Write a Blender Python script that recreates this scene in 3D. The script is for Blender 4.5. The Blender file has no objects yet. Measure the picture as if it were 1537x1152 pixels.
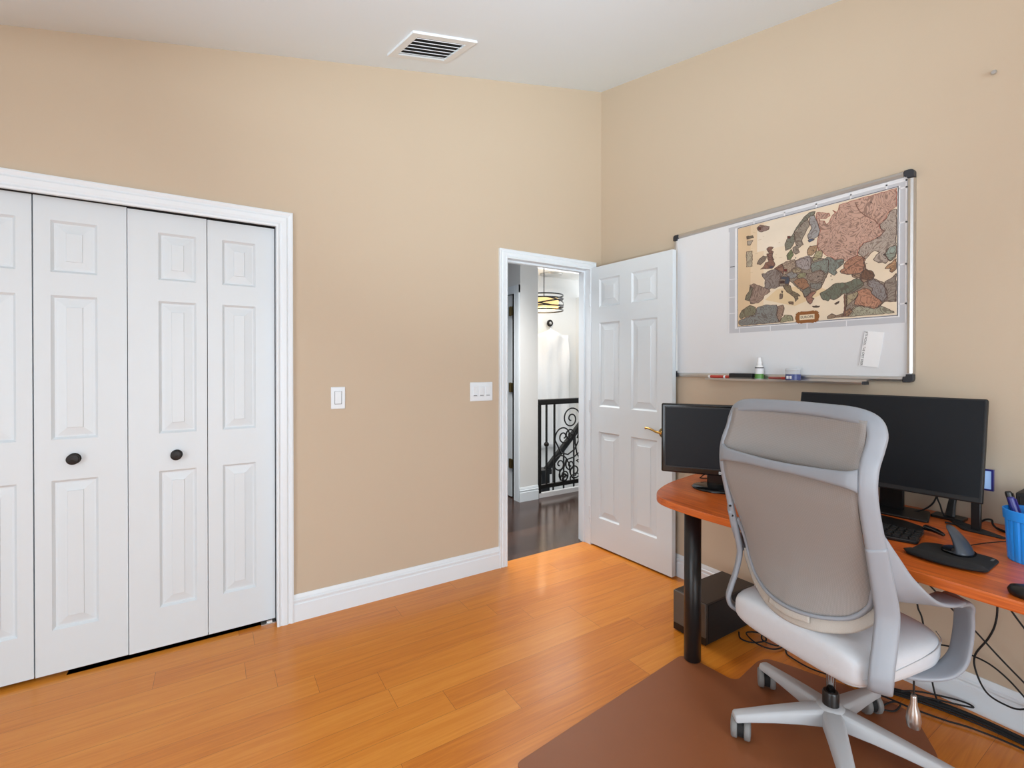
import bpy, bmesh, math, random
from mathutils import Vector, Matrix
random.seed(7)
S = bpy.context.scene
COL = S.collection
R = math.radians

# ------------------------------------------------------------------ camera, light, exposure
# origin = floor corner where the closet wall (y=0) meets the whiteboard wall (x=0)
cam_d = bpy.data.cameras.new('camera')
cam_d.sensor_fit = 'HORIZONTAL'; cam_d.sensor_width = 36.0
cam_d.lens = 709.33 / 1537 * 36.0
cam_d.shift_y = -23.75 / 1537
cam_d.clip_start = 0.05
cam = bpy.data.objects.new('camera', cam_d); COL.objects.link(cam)
YAW, PIT, ROL = R(32.168), R(-0.338), R(0.029)
fw = Vector((math.sin(YAW) * math.cos(PIT), math.cos(YAW) * math.cos(PIT), math.sin(PIT)))
rt = Vector((math.cos(YAW), -math.sin(YAW), 0)); up = rt.cross(fw)
rt2 = rt * math.cos(ROL) + up * math.sin(ROL); up2 = up * math.cos(ROL) - rt * math.sin(ROL)
M = Matrix((rt2, up2, -fw)).transposed().to_4x4(); M.translation = Vector((-2.461, -2.656, 1.32))
cam.matrix_world = M
S.camera = cam

w = bpy.data.worlds.new('world'); S.world = w; w.use_nodes = True
w.node_tree.nodes['Background'].inputs[0].default_value = (0.75, 0.85, 1.0, 1)
w.node_tree.nodes['Background'].inputs[1].default_value = 0.6
S.view_settings.view_transform = 'Standard'; S.view_settings.look = 'None'
S.view_settings.gamma = 1.0; S.view_settings.exposure = -0.35
S.view_settings.use_curve_mapping = False

def area(name, loc, rot, sx, sy, power, col=(1, 1, 1), spread=180):
    l = bpy.data.lights.new(name, 'AREA'); l.shape = 'RECTANGLE'; l.size = sx; l.size_y = sy
    l.energy = power; l.color = col; l.spread = R(spread)
    o = bpy.data.objects.new(name, l); COL.objects.link(o); o.location = loc; o.rotation_euler = rot
    return o
# daylight through the tall window behind the camera and the window on the left wall
area('window_daylight', (-2.0, -5.33, 1.15), (R(90), 0, 0), 2.4, 1.9, 112, (0.80, 0.925, 1.0))
area('window_daylight_side', (-4.73, -2.6, 1.15), (R(90), 0, R(-90)), 1.9, 1.9, 47, (0.80, 0.925, 1.0))
# added fill light, out of view left of the camera, aimed at the vault
_d = Vector((-1.5, -1.5, 2.7)) - Vector((-3.3, -3.6, 0.8))
area('ceiling_fill_light', (-3.3, -3.6, 0.8), _d.to_track_quat('-Z', 'Y').to_euler(), 0.3, 0.3, 38, (0.80, 0.925, 1.0), 56)
# added fill lights for hall and stairwell
area('hall_fill', (-0.55, 0.65, 2.40), (0, 0, 0), 0.8, 0.5, 28, (1.0, 0.98, 0.95), 110)
area('stairwell_fill_side', (4.6, 3.0, 1.6), (R(90), 0, R(90)), 1.8, 2.4, 78, (0.95, 0.98, 1.0))
area('stairwell_fill_top', (2.0, 2.7, 3.5), (0, 0, 0), 1.6, 1.2, 60, (1.0, 0.98, 0.96))

# ------------------------------------------------------------------ materials
def s2l(c):
    return tuple(((v / 255) / 12.92 if v / 255 <= 0.04045 else ((v / 255 + 0.055) / 1.055) ** 2.4) for v in c)
def mat(name, rgb, rough=0.5, metal=0.0, nscale=40, namt=0.05, bump=0.0, bscale=200, alpha=None, spec=0.5, coat=0.0, trans=0.0, emit=None, estr=0):
    m = bpy.data.materials.new(name); m.use_nodes = True
    nt = m.node_tree; b = nt.nodes['Principled BSDF']
    b.inputs['Roughness'].default_value = rough; b.inputs['Metallic'].default_value = metal
    b.inputs['Specular IOR Level'].default_value = spec
    b.inputs['Coat Weight'].default_value = coat
    b.inputs['Transmission Weight'].default_value = trans
    c = s2l(rgb)
    tc = nt.nodes.new('ShaderNodeTexCoord')
    n = nt.nodes.new('ShaderNodeTexNoise'); n.inputs['Scale'].default_value = nscale; n.inputs['Detail'].default_value = 3
    nt.links.new(tc.outputs['Object'], n.inputs['Vector'])
    mx = nt.nodes.new('ShaderNodeMix'); mx.data_type = 'RGBA'
    mx.inputs[6].default_value = (*[v * (1 - namt) for v in c], 1); mx.inputs[7].default_value = (*[min(1, v * (1 + namt)) for v in c], 1)
    nt.links.new(n.outputs['Fac'], mx.inputs[0]); nt.links.new(mx.outputs[2], b.inputs['Base Color'])
    if bump:
        n2 = nt.nodes.new('ShaderNodeTexNoise'); n2.inputs['Scale'].default_value = bscale; n2.inputs['Detail'].default_value = 4
        nt.links.new(tc.outputs['Object'], n2.inputs['Vector'])
        bp = nt.nodes.new('ShaderNodeBump'); bp.inputs['Strength'].default_value = bump; bp.inputs['Distance'].default_value = 0.002
        nt.links.new(n2.outputs['Fac'], bp.inputs['Height']); nt.links.new(bp.outputs['Normal'], b.inputs['Normal'])
    if alpha is not None: b.inputs['Alpha'].default_value = alpha
    if emit:
        b.inputs['Emission Color'].default_value = (*s2l(emit), 1); b.inputs['Emission Strength'].default_value = estr
    return m
def N(nt, t, **kw):
    n = nt.nodes.new(t)
    for k, v in kw.items(): setattr(n, k, v)
    return n
def math_node(nt, op, a, b=None):
    n = N(nt, 'ShaderNodeMath', operation=op)
    for i, v in enumerate((a, b)):
        if v is None: continue
        if isinstance(v, (int, float)): n.inputs[i].default_value = v
        else: nt.links.new(v, n.inputs[i])
    return n.outputs[0]
def plank_mat(name, stops, plank_w, plank_l, grain, rough, gap=0.0012, along='X', coat=0.0, gapmul=0.55):
    """floorboards: rows across, random staggered ends, a tone per board, stretched grain"""
    m = bpy.data.materials.new(name); m.use_nodes = True; nt = m.node_tree; b = nt.nodes['Principled BSDF']
    tc = N(nt, 'ShaderNodeTexCoord'); sp = N(nt, 'ShaderNodeSeparateXYZ'); nt.links.new(tc.outputs['Object'], sp.inputs[0])
    X, Y = (sp.outputs[0], sp.outputs[1]) if along == 'X' else (sp.outputs[1], sp.outputs[0])
    ry = math_node(nt, 'DIVIDE', Y, plank_w); row = math_node(nt, 'FLOOR', ry); fy = math_node(nt, 'SUBTRACT', ry, row)
    wn = N(nt, 'ShaderNodeTexWhiteNoise', noise_dimensions='1D'); nt.links.new(row, wn.inputs['W'])
    off = math_node(nt, 'MULTIPLY', wn.outputs['Value'], 7.3)
    rx = math_node(nt, 'ADD', math_node(nt, 'DIVIDE', X, plank_l), off); col = math_node(nt, 'FLOOR', rx); fx = math_node(nt, 'SUBTRACT', rx, col)
    cb = N(nt, 'ShaderNodeCombineXYZ'); nt.links.new(col, cb.inputs[0]); nt.links.new(row, cb.inputs[1])
    w2 = N(nt, 'ShaderNodeTexWhiteNoise', noise_dimensions='2D'); nt.links.new(cb.outputs[0], w2.inputs['Vector'])
    cg = N(nt, 'ShaderNodeCombineXYZ')
    nt.links.new(math_node(nt, 'MULTIPLY', X, 1.6), cg.inputs[0]); nt.links.new(math_node(nt, 'MULTIPLY', Y, 34), cg.inputs[1])
    nt.links.new(math_node(nt, 'MULTIPLY', w2.outputs['Value'], 40), cg.inputs[2])
    ng = N(nt, 'ShaderNodeTexNoise'); ng.inputs['Scale'].default_value = 1.5; ng.inputs['Detail'].default_value = 7; ng.inputs['Roughness'].default_value = 0.62; ng.inputs['Distortion'].default_value = 1.2
    nt.links.new(cg.outputs[0], ng.inputs['Vector'])
    f = math_node(nt, 'ADD', math_node(nt, 'MULTIPLY', w2.outputs['Value'], 1 - grain), math_node(nt, 'MULTIPLY', ng.outputs['Fac'], grain))
    cr = N(nt, 'ShaderNodeValToRGB'); e = cr.color_ramp.elements
    e[0].position = 0.22; e[1].position = 0.82
    e[0].color = (*s2l(stops[0]), 1); e[1].color = (*s2l(stops[-1]), 1)
    if len(stops) == 3: k = cr.color_ramp.elements.new(0.5); k.color = (*s2l(stops[1]), 1)
    nt.links.new(f, cr.inputs[0])
    gy = math_node(nt, 'LESS_THAN', fy, gap / plank_w); gx = math_node(nt, 'LESS_THAN', fx, gap * 1.2 / plank_l)
    g = math_node(nt, 'MAXIMUM', gy, gx)
    mx = N(nt, 'ShaderNodeMix', data_type='RGBA'); nt.links.new(g, mx.inputs[0]); nt.links.new(cr.outputs[0], mx.inputs[6])
    mx.inputs[7].default_value = (*[v * gapmul for v in s2l(stops[0])], 1)
    nt.links.new(mx.outputs[2], b.inputs['Base Color'])
    b.inputs['Roughness'].default_value = rough; b.inputs['Coat Weight'].default_value = coat; b.inputs['Coat Roughness'].default_value = 0.12
    bp = N(nt, 'ShaderNodeBump'); bp.inputs['Strength'].default_value = 0.25; bp.inputs['Distance'].default_value = 0.001
    h = math_node(nt, 'SUBTRACT', math_node(nt, 'MULTIPLY', ng.outputs['Fac'], 0.25), g)
    nt.links.new(h, bp.inputs['Height']); nt.links.new(bp.outputs['Normal'], b.inputs['Normal'])
    return m
def wood_mat(name, stops, scale, rough=0.35, coat=0.2, along=1):
    m = bpy.data.materials.new(name); m.use_nodes = True; nt = m.node_tree; b = nt.nodes['Principled BSDF']
    tc = N(nt, 'ShaderNodeTexCoord'); mp = N(nt, 'ShaderNodeMapping'); mp.inputs['Scale'].default_value = scale
    nt.links.new(tc.outputs['Object'], mp.inputs[0])
    n1 = N(nt, 'ShaderNodeTexNoise'); n1.inputs['Scale'].default_value = 2.2; n1.inputs['Detail'].default_value = 8; n1.inputs['Distortion'].default_value = 1.8; n1.inputs['Roughness'].default_value = 0.6
    nt.links.new(mp.outputs[0], n1.inputs['Vector'])
    cr = N(nt, 'ShaderNodeValToRGB'); e = cr.color_ramp.elements; e[0].position = 0.3; e[1].position = 0.72
    e[0].color = (*s2l(stops[0]), 1); e[1].color = (*s2l(stops[1]), 1)
    nt.links.new(n1.outputs['Fac'], cr.inputs[0]); nt.links.new(cr.outputs[0], b.inputs['Base Color'])
    b.inputs['Roughness'].default_value = rough; b.inputs['Coat Weight'].default_value = coat; b.inputs['Coat Roughness'].default_value = 0.2
    return m

MT = {}
MT['wall'] = mat('painted_wall_tan', (200, 182, 159), 0.75, nscale=3, namt=0.015, bump=0.12, bscale=160)
MT['white_wall'] = mat('painted_wall_white', (232, 232, 230), 0.7, nscale=3, namt=0.01, bump=0.08, bscale=160)
MT['ceiling'] = mat('ceiling_white', (233, 245, 255), 0.8, nscale=3, namt=0.01, bump=0.12, bscale=220)
MT['trim'] = mat('trim_white', (230, 237, 242), 0.38, nscale=6, namt=0.008)
MT['door'] = mat('door_white', (218, 225, 229), 0.42, nscale=6, namt=0.01)
MT['gap'] = mat('closet_gap_shade', (30, 28, 26), 0.9)  # near-black stands in for shade inside the closet and door gaps
MT['floor'] = plank_mat('oak_floor', [(190, 103, 22), (214, 129, 36), (230, 152, 58)], 0.127, 1.05, 0.76, 0.30, coat=0.06)
MT['floor_dark'] = plank_mat('dark_hall_floor', [(44, 28, 22), (62, 41, 32), (80, 55, 43)], 0.127, 1.1, 0.55, 0.2, coat=0.1)
MT['black'] = mat('black_plastic', (20, 20, 21), 0.35, nscale=60, namt=0.1)
MT['black_matte'] = mat('black_matte', (24, 24, 25), 0.6, nscale=60, namt=0.1)
MT['black_gloss'] = mat('black_gloss', (12, 12, 13), 0.12, nscale=60, namt=0.1)
MT['iron'] = mat('black_wrought_iron', (18, 17, 17), 0.4, metal=0.3, nscale=80, namt=0.2)
MT['bronze'] = mat('dark_bronze', (36, 32, 30), 0.4, metal=0.5, nscale=200, namt=0.3, bump=0.3, bscale=400)
MT['brass'] = mat('brass', (196, 156, 86), 0.25, metal=1.0)
MT['aged_brass'] = mat('aged_brass', (112, 96, 60), 0.4, metal=0.9)
MT['alu'] = mat('aluminium', (200, 198, 195), 0.28, metal=0.9, nscale=30, namt=0.03)
MT['chrome'] = mat('chrome', (205, 200, 196), 0.14, metal=1.0)
MT['corner'] = mat('corner_cap_charcoal', (44, 46, 52), 0.45)
MT['board'] = mat('whiteboard_enamel', (222, 223, 225), 0.16, nscale=4, namt=0.008)
MT['grey_frame'] = mat('chair_grey_plastic', (144, 148, 155), 0.42, nscale=30, namt=0.02)
MT['grey_base'] = mat('chair_base_grey', (186, 187, 189), 0.45, nscale=30, namt=0.02)
MT['leather'] = mat('seat_grey_upholstery', (204, 206, 210), 0.5, nscale=60, namt=0.03, bump=0.15, bscale=300)
MT['caster_grey'] = mat('caster_grey', (128, 126, 124), 0.5)
MT['desk'] = wood_mat('cherry_laminate', [(176, 70, 16), (232, 120, 42)], (14, 1.0, 14))
MT['desk_edge'] = wood_mat('cherry_edge', [(178, 78, 22), (224, 118, 46)], (14, 1.0, 40))
MT['mat'] = mat('chair_mat_brown', (142, 84, 50), 0.42, nscale=12, namt=0.05, bump=0.15, bscale=500)
MT['screen'] = mat('monitor_panel', (24, 26, 30), 0.36, nscale=4, namt=0.05, spec=0.2)
MT['rubber'] = mat('black_rubber', (18, 18, 19), 0.75, nscale=60, namt=0.1)
MT['fabric_black'] = mat('mouse_pad_cloth', (22, 22, 24), 0.85, nscale=300, namt=0.25, bump=0.2, bscale=900)
MT['mouse'] = mat('mouse_graphite', (66, 72, 80), 0.35, metal=0.2)
MT['blue'] = mat('blue_plastic', (46, 156, 255), 0.3, nscale=10, namt=0.03)
MT['paper'] = mat('white_paper', (238, 238, 238), 0.7, nscale=20, namt=0.01)
MT['sheet_grey'] = mat('map_sheet_grey', (190, 191, 195), 0.45, nscale=8, namt=0.03)
MT['sheet_light'] = mat('map_sheet_pale', (224, 224, 226), 0.45)
MT['ink'] = mat('dark_ink', (52, 48, 46), 0.6)
MT['ink_grey'] = mat('grey_ink', (96, 96, 98), 0.6)
MT['red'] = mat('marker_red', (186, 62, 50), 0.4)
MT['red_dull'] = mat('marker_dull_red', (150, 74, 66), 0.5)
MT['green'] = mat('label_green', (88, 140, 62), 0.4)
MT['navy'] = mat('jar_blue', (52, 62, 120), 0.35)
MT['clear'] = mat('clear_plastic', (226, 228, 232), 0.12, alpha=0.45)
MT['tower'] = mat('tower_case', (52, 45, 40), 0.45, nscale=80, namt=0.05)
MT['tower_front'] = mat('tower_front_panel', (92, 84, 76), 0.45, nscale=80, namt=0.05)
MT['screen_lit'] = mat('small_screen_lit', (160, 190, 230), 0.3, emit=(150, 185, 235), estr=0.55)
MT['led'] = mat('small_white_marks', (230, 230, 230), 0.4)
MT['curtain'] = mat('sheer_curtain', (246, 246, 246), 0.8, nscale=30, namt=0.02)
MT['amber'] = mat('amber_bulb', (255, 205, 120), 0.3, emit=(255, 190, 96), estr=4.0)
MT['lampshade'] = mat('lamp_inner_shade', (236, 208, 150), 0.6, emit=(255, 208, 130), estr=0.9)
MT['pane'] = mat('window_daylight_pane', (225, 235, 245), 0.1, emit=(220, 235, 255), estr=1.2)
MT['cartouche'] = mat('cartouche_brown', (138, 86, 40), 0.6, nscale=600, namt=0.4)
MT['cream'] = mat('cartouche_cream', (224, 206, 176), 0.6)
MT['vent_shade'] = mat('vent_shade', (34, 34, 36), 0.8)  # near-black stands in for the unlit duct
MT['purple'] = mat('pen_blue', (44, 44, 120), 0.3)

def mesh_fabric():
    m = bpy.data.materials.new('chair_mesh_fabric'); m.use_nodes = True; nt = m.node_tree; b = nt.nodes['Principled BSDF']
    tc = N(nt, 'ShaderNodeTexCoord')
    wv = N(nt, 'ShaderNodeTexWave', wave_type='BANDS', bands_direction='Z'); wv.inputs['Scale'].default_value = 110; wv.inputs['Distortion'].default_value = 0.6
    nt.links.new(tc.outputs['Object'], wv.inputs['Vector'])
    wh = N(nt, 'ShaderNodeTexWave', wave_type='BANDS', bands_direction='Y'); wh.inputs['Scale'].default_value = 110; wh.inputs['Distortion'].default_value = 0.4
    nt.links.new(tc.outputs['Object'], wh.inputs['Vector'])
    f = math_node(nt, 'MULTIPLY', wv.outputs['Fac'], wh.outputs['Fac'])
    mx = N(nt, 'ShaderNodeMix', data_type='RGBA'); nt.links.new(f, mx.inputs[0])
    mx.inputs[6].default_value = (*s2l((148, 142, 138)), 1); mx.inputs[7].default_value = (*s2l((168, 162, 158)), 1)
    nt.links.new(mx.outputs[2], b.inputs['Base Color']); b.inputs['Roughness'].default_value = 0.85
    b.inputs['Sheen Weight'].default_value = 0.2
    al = math_node(nt, 'ADD', math_node(nt, 'MULTIPLY', f, 0.10), 0.88)
    nt.links.new(al, b.inputs['Alpha'])
    return m
MT['mesh'] = mesh_fabric()
MT['mesh_band'] = mat('chair_mesh_band', (184, 177, 168), 0.85, nscale=400, namt=0.12, bump=0.3, bscale=700)

def map_print_mat():
    m = bpy.data.materials.new('printed_map'); m.use_nodes = True; nt = m.node_tree; b = nt.nodes['Principled BSDF']
    at = N(nt, 'ShaderNodeAttribute', attribute_name='Col'); tc = N(nt, 'ShaderNodeTexCoord')
    n1 = N(nt, 'ShaderNodeTexNoise'); n1.inputs['Scale'].default_value = 9; n1.inputs['Detail'].default_value = 2; n1.inputs['Distortion'].default_value = 2.5
    nt.links.new(tc.outputs['Object'], n1.inputs['Vector'])
    s = math_node(nt, 'SINE', math_node(nt, 'MULTIPLY', n1.outputs['Fac'], 64.0))
    ln = math_node(nt, 'GREATER_THAN', s, 0.45)
    fac = math_node(nt, 'MULTIPLY', ln, at.outputs['Alpha'])
    mx = N(nt, 'ShaderNodeMix', data_type='RGBA'); nt.links.new(math_node(nt, 'MULTIPLY', fac, 0.55), mx.inputs[0])
    nt.links.new(at.outputs['Color'], mx.inputs[6]); mx.inputs[7].default_value = (*s2l((84, 62, 52)), 1)
    n2 = N(nt, 'ShaderNodeTexNoise'); n2.inputs['Scale'].default_value = 5; n2.inputs['Detail'].default_value = 4
    nt.links.new(tc.outputs['Object'], n2.inputs['Vector'])
    hs = N(nt, 'ShaderNodeHueSaturation'); nt.links.new(mx.outputs[2], hs.inputs['Color'])
    nt.links.new(math_node(nt, 'ADD', math_node(nt, 'MULTIPLY', n2.outputs['Fac'], 0.35), 0.82), hs.inputs['Value'])
    nt.links.new(hs.outputs[0], b.inputs['Base Color']); b.inputs['Roughness'].default_value = 0.45
    return m
MT['map'] = map_print_mat()

# ------------------------------------------------------------------ mesh helpers
def obj(name, bm, m=None, parent=None, smooth=False, bevel=0.0, bseg=2, subsurf=0, mats=None):
    bmesh.ops.recalc_face_normals(bm, faces=bm.faces)
    me = bpy.data.meshes.new(name); bm.to_mesh(me); bm.free()
    o = bpy.data.objects.new(name, me); COL.objects.link(o)
    for x in (mats or ([m] if m else [])): me.materials.append(MT[x] if isinstance(x, str) else x)
    if parent: o.parent = parent
    if smooth:
        for p in me.polygons: p.use_smooth = True
    if bevel:
        b = o.modifiers.new('bevel', 'BEVEL'); b.width = bevel; b.segments = bseg; b.limit_method = 'ANGLE'; b.angle_limit = R(40)
        for p in me.polygons: p.use_smooth = True
        me.set_sharp_from_angle(angle=R(50)) if not smooth else None
    if subsurf:
        s = o.modifiers.new('subsurf', 'SUBSURF'); s.levels = subsurf; s.render_levels = subsurf
    return o
def tag(o, label=None, cat=None, group=None, kind=None):
    if label: o['label'] = label
    if cat: o['category'] = cat
    if group: o['group'] = group
    if kind: o['kind'] = kind
    return o
def thing(name, label, cat, loc=(0, 0, 0), rz=0.0, group=None, kind=None):
    o = bpy.data.objects.new(name, None); COL.objects.link(o); o.location = loc; o.rotation_euler = (0, 0, rz)
    o.empty_display_size = 0.05
    return tag(o, label, cat, group, kind)
def bx(bm, x0, x1, y0, y1, z0, z1, mi=0, M=None):
    vs = [bm.verts.new(M @ Vector(p) if M else p) for p in ((x0, y0, z0), (x1, y0, z0), (x1, y1, z0), (x0, y1, z0), (x0, y0, z1), (x1, y0, z1), (x1, y1, z1), (x0, y1, z1))]
    for f in ((0, 3, 2, 1), (4, 5, 6, 7), (0, 1, 5, 4), (1, 2, 6, 5), (2, 3, 7, 6), (3, 0, 4, 7)):
        bm.faces.new([vs[i] for i in f]).material_index = mi
    return bm
def box(x0, x1, y0, y1, z0, z1): return bx(bmesh.new(), min(x0, x1), max(x0, x1), min(y0, y1), max(y0, y1), min(z0, z1), max(z0, z1))
def lathe(prof, n=32, axis='Z', bm=None, M=None, cap=True):
    """prof = [(r, h)...]"""
    bm = bm or bmesh.new(); rings = []
    for r, h in prof:
        ring = []
        for i in range(n):
            a = 2 * math.pi * i / n; c, s = r * math.cos(a), r * math.sin(a)
            p = {'Z': (c, s, h), 'Y': (c, h, s), 'X': (h, c, s)}[axis]
            ring.append(bm.verts.new(M @ Vector(p) if M else p))
        rings.append(ring)
    for a, b in zip(rings, rings[1:]):
        for i in range(n): bm.faces.new((a[i], a[(i + 1) % n], b[(i + 1) % n], b[i]))
    if cap:
        bm.faces.new(rings[0]); bm.faces.new(rings[-1])
    return bm
def loft(rings, bm=None, closed=False, cap=True):
    bm = bm or bmesh.new(); rr = [[bm.verts.new(p) for p in r] for r in rings]; n = len(rr[0])
    pairs = list(zip(rr, rr[1:])) + ([(rr[-1], rr[0])] if closed else [])
    for a, b in pairs:
        for i in range(n): bm.faces.new((a[i], a[(i + 1) % n], b[(i + 1) % n], b[i]))
    if cap and not closed:
        bm.faces.new(rr[0]); bm.faces.new(rr[-1])
    return bm
def smooth_path(pts, k=6):
    """Catmull-Rom through tuples of any length"""
    out = []; n = len(pts)
    for i in range(n - 1):
        p0, p1, p2, p3 = pts[max(i - 1, 0)], pts[i], pts[i + 1], pts[min(i + 2, n - 1)]
        for j in range(k):
            t = j / k
            out.append(tuple(0.5 * (2 * b + (c - a) * t + (2 * a - 5 * b + 4 * c - d) * t * t + (-a + 3 * b - 3 * c + d) * t ** 3) for a, b, c, d in zip(p0, p1, p2, p3)))
    out.append(tuple(pts[-1])); return out
def tube(pts, r, n=10, k=5, bm=None, cap=True):
    pts = [Vector(p) for p in (smooth_path([tuple(p) for p in pts], k) if k > 1 else pts)]
    rings = []; U = None
    for i, p in enumerate(pts):
        T = (pts[min(i + 1, len(pts) - 1)] - pts[max(i - 1, 0)]).normalized()
        if U is None:
            U = T.orthogonal().normalized()
        else:
            U = (U - T * U.dot(T)).normalized()
        V = T.cross(U); rad = r(i / (len(pts) - 1)) if callable(r) else r
        rings.append([p + (U * math.cos(2 * math.pi * j / n) + V * math.sin(2 * math.pi * j / n)) * rad for j in range(n)])
    return loft(rings, bm, cap=cap)
def ribbon(pts, k=6, sec=12, power=4.0, bm=None):
    """pts = (x,y,z, wx,wy,wz, width, thick): a rounded bar swept along the points, broad along w"""
    P = smooth_path(pts, k) if k > 1 else pts; rings = []
    pos = [Vector(p[:3]) for p in P]
    for i, p in enumerate(P):
        T = (pos[min(i + 1, len(P) - 1)] - pos[max(i - 1, 0)]).normalized()
        W = Vector(p[3:6]); W = (W - T * W.dot(T)).normalized(); Nn = T.cross(W)
        ring = []
        for j in range(sec):
            a = 2 * math.pi * (j + 0.5) / sec; c, s = math.cos(a), math.sin(a)
            e = 2 / power
            ring.append(pos[i] + W * (p[6] / 2 * math.copysign(abs(c) ** e, c)) + Nn * (p[7] / 2 * math.copysign(abs(s) ** e, s)))
        rings.append(ring)
    return loft(rings, bm)
def prism(poly, z0, z1, bm=None, mi=0):
    bm = bm or bmesh.new()
    a = [bm.verts.new((x, y, z0)) for x, y in poly]; b = [bm.verts.new((x, y, z1)) for x, y in poly]; n = len(poly)
    bm.faces.new(a[::-1]).material_index = mi; bm.faces.new(b).material_index = mi
    for i in range(n): bm.faces.new((a[i], a[(i + 1) % n], b[(i + 1) % n], b[i])).material_index = mi
    return bm
def round_poly(pts, r, seg=6):
    out = []; n = len(pts)
    for i in range(n):
        p, a, b = Vector(pts[i]), Vector(pts[i - 1]), Vector(pts[(i + 1) % n])
        rr = r[i] if isinstance(r, (list, tuple)) else r
        d1, d2 = (a - p), (b - p); q = min(rr, d1.length * 0.48, d2.length * 0.48)
        if q < 1e-5: out.append(tuple(p)); continue
        s, e = p + d1.normalized() * q, p + d2.normalized() * q
        for j in range(seg + 1):
            t = j / seg; out.append(tuple(s * (1 - t) ** 2 + p * 2 * t * (1 - t) + e * t * t))
    return out
def xform(bm, M):
    bmesh.ops.transform(bm, matrix=M, verts=bm.verts); return bm
def text_mesh(body, size, m, parent, M, name, extrude=0.0004, align='CENTER'):
    cu = bpy.data.curves.new(name, 'FONT'); cu.body = body; cu.size = size; cu.align_x = align; cu.align_y = 'CENTER'; cu.extrude = extrude
    t = bpy.data.objects.new(name + '_source', cu); COL.objects.link(t)
    bpy.context.view_layer.update()
    me = bpy.data.meshes.new_from_object(t.evaluated_get(bpy.context.evaluated_depsgraph_get()))
    bpy.data.objects.remove(t); me.name = name; me.materials.clear(); me.materials.append(MT[m]); me.transform(M)
    o = bpy.data.objects.new(name, me); COL.objects.link(o); o.parent = parent
    return o

# ------------------------------------------------------------------ the room
XL, YF = -4.80, -5.40            # left and front (window) walls
CS = 0.2233                      # the vault falls along both walls
def ceil_z(x, y): return max(2.44, 3.369 + CS * (x + y))
WT = 0.115
def struct(o, label=None, cat=None): return tag(o, label, cat, kind='structure')

# floor: orange oak to the middle of the doorway
bm = box(XL, 0.0, YF, 0.0, -0.05, 0.0); bx(bm, -0.86, -0.10, 0.0, 0.052, -0.05, 0.0); bx(bm, -3.40, -2.19, 0.0, 0.12, -0.05, 0.0)
struct(obj('floor', bm, 'floor'), 'glossy orange oak plank floor of the office', 'floor')
bm = box(-3.0, 0.25, 0.052, 1.19, -0.06, 0.0); bx(bm, 0.25, 4.6, 0.052, 1.205, -0.25, 0.0); bx(bm, -3.0, 0.25, 1.19, 3.2, -0.06, 0.0)
struct(obj('floor_hall', bm, 'floor_dark'), 'dark brown plank floor of the hallway beyond the doorway', 'floor')
struct(obj('floor_stairwell', box(0.0, 6.0, 1.2, 5.0, -2.9, -2.8), 'white_wall'), 'pale floor at the bottom of the stairwell', 'floor')

# wall with closet and doorway (y = 0 .. WT), top follows the vault
def wall_poly(pts2, y0, y1, mi=0):
    bm = bmesh.new(); a = [bm.verts.new((x, y0, z)) for x, z in pts2]; b = [bm.verts.new((x, y1, z)) for x, z in pts2]; n = len(pts2)
    bm.faces.new(a); bm.faces.new(b[::-1])
    for i in range(n): bm.faces.new((a[i], a[(i + 1) % n], b[(i + 1) % n], b[i]))
    return bm
def join(*bms):
    r = bmesh.new()
    for b in bms:
        me = bpy.data.meshes.new('t'); b.to_mesh(me); b.free(); r.from_mesh(me); bpy.data.meshes.remove(me)
    return r
CL, CR, CH = -3.400, -2.180, 2.055      # closet rough opening
DL, DR, DH = -0.855, -0.103, 2.052      # doorway rough opening
zc = lambda x: ceil_z(x, 0) + 0.03
bm = join(wall_poly([(XL, 0), (CL, 0), (CL, zc(CL)), (XL, zc(XL))], 0, WT), wall_poly([(CL, CH), (CR, CH), (CR, zc(CR)), (CL, zc(CL))], 0, WT),
          wall_poly([(CR, 0), (DL, 0), (DL, zc(DL)), (CR, zc(CR))], 0, WT), wall_poly([(DL, DH), (DR, DH), (DR, zc(DR)), (DL, zc(DL))], 0, WT),
          wall_poly([(DR, 0), (0, 0), (0, zc(0)), (DR, zc(DR))], 0, WT))
bmesh.ops.remove_doubles(bm, verts=bm.verts, dist=1e-5)
struct(obj('wall_back', bm, 'wall'), 'tan wall with the white closet and the open doorway', 'wall')
def wall_yz(x0, x1, ya, yb, name, m, z0=0.0):
    bm = bmesh.new(); n = 10; L = []
    ys = [ya + (yb - ya) * i / n for i in range(n + 1)]
    xc = x0 if abs(x0) < abs(x1) else x1
    prof = [(ya, z0)] + [(yb, z0)] + [(y, ceil_z(xc, y) + 0.03) for y in reversed(ys)]
    a = [bm.verts.new((x0, y, z)) for y, z in prof]; b = [bm.verts.new((x1, y, z)) for y, z in prof]; k = len(prof)
    bm.faces.new(a); bm.faces.new(b[::-1])
    for i in range(k): bm.faces.new((a[i], a[(i + 1) % k], b[(i + 1) % k], b[i]))
    return obj(name, bm, m)
struct(wall_yz(0.0, 0.115, YF, 0.115, 'wall_right', 'wall'), 'tan wall carrying the whiteboard above the desk', 'wall')
struct(wall_yz(XL, XL - 0.115, YF, 0.115, 'wall_left', 'wall'), 'tan wall left of the closet', 'wall')
bm = bmesh.new(); n = 12; xs = [XL + (0 - XL) * i / n for i in range(n + 1)]
prof = [(XL, 0), (0, 0)] + [(x, ceil_z(x, YF) + 0.03) for x in reversed(xs)]
a = [bm.verts.new((x, YF, z)) for x, z in prof]; b = [bm.verts.new((x, YF - 0.115, z)) for x, z in prof]; k = len(prof)
bm.faces.new(a); bm.faces.new(b[::-1])
for i in range(k): bm.faces.new((a[i], a[(i + 1) % k], b[(i + 1) % k], b[i]))
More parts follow.
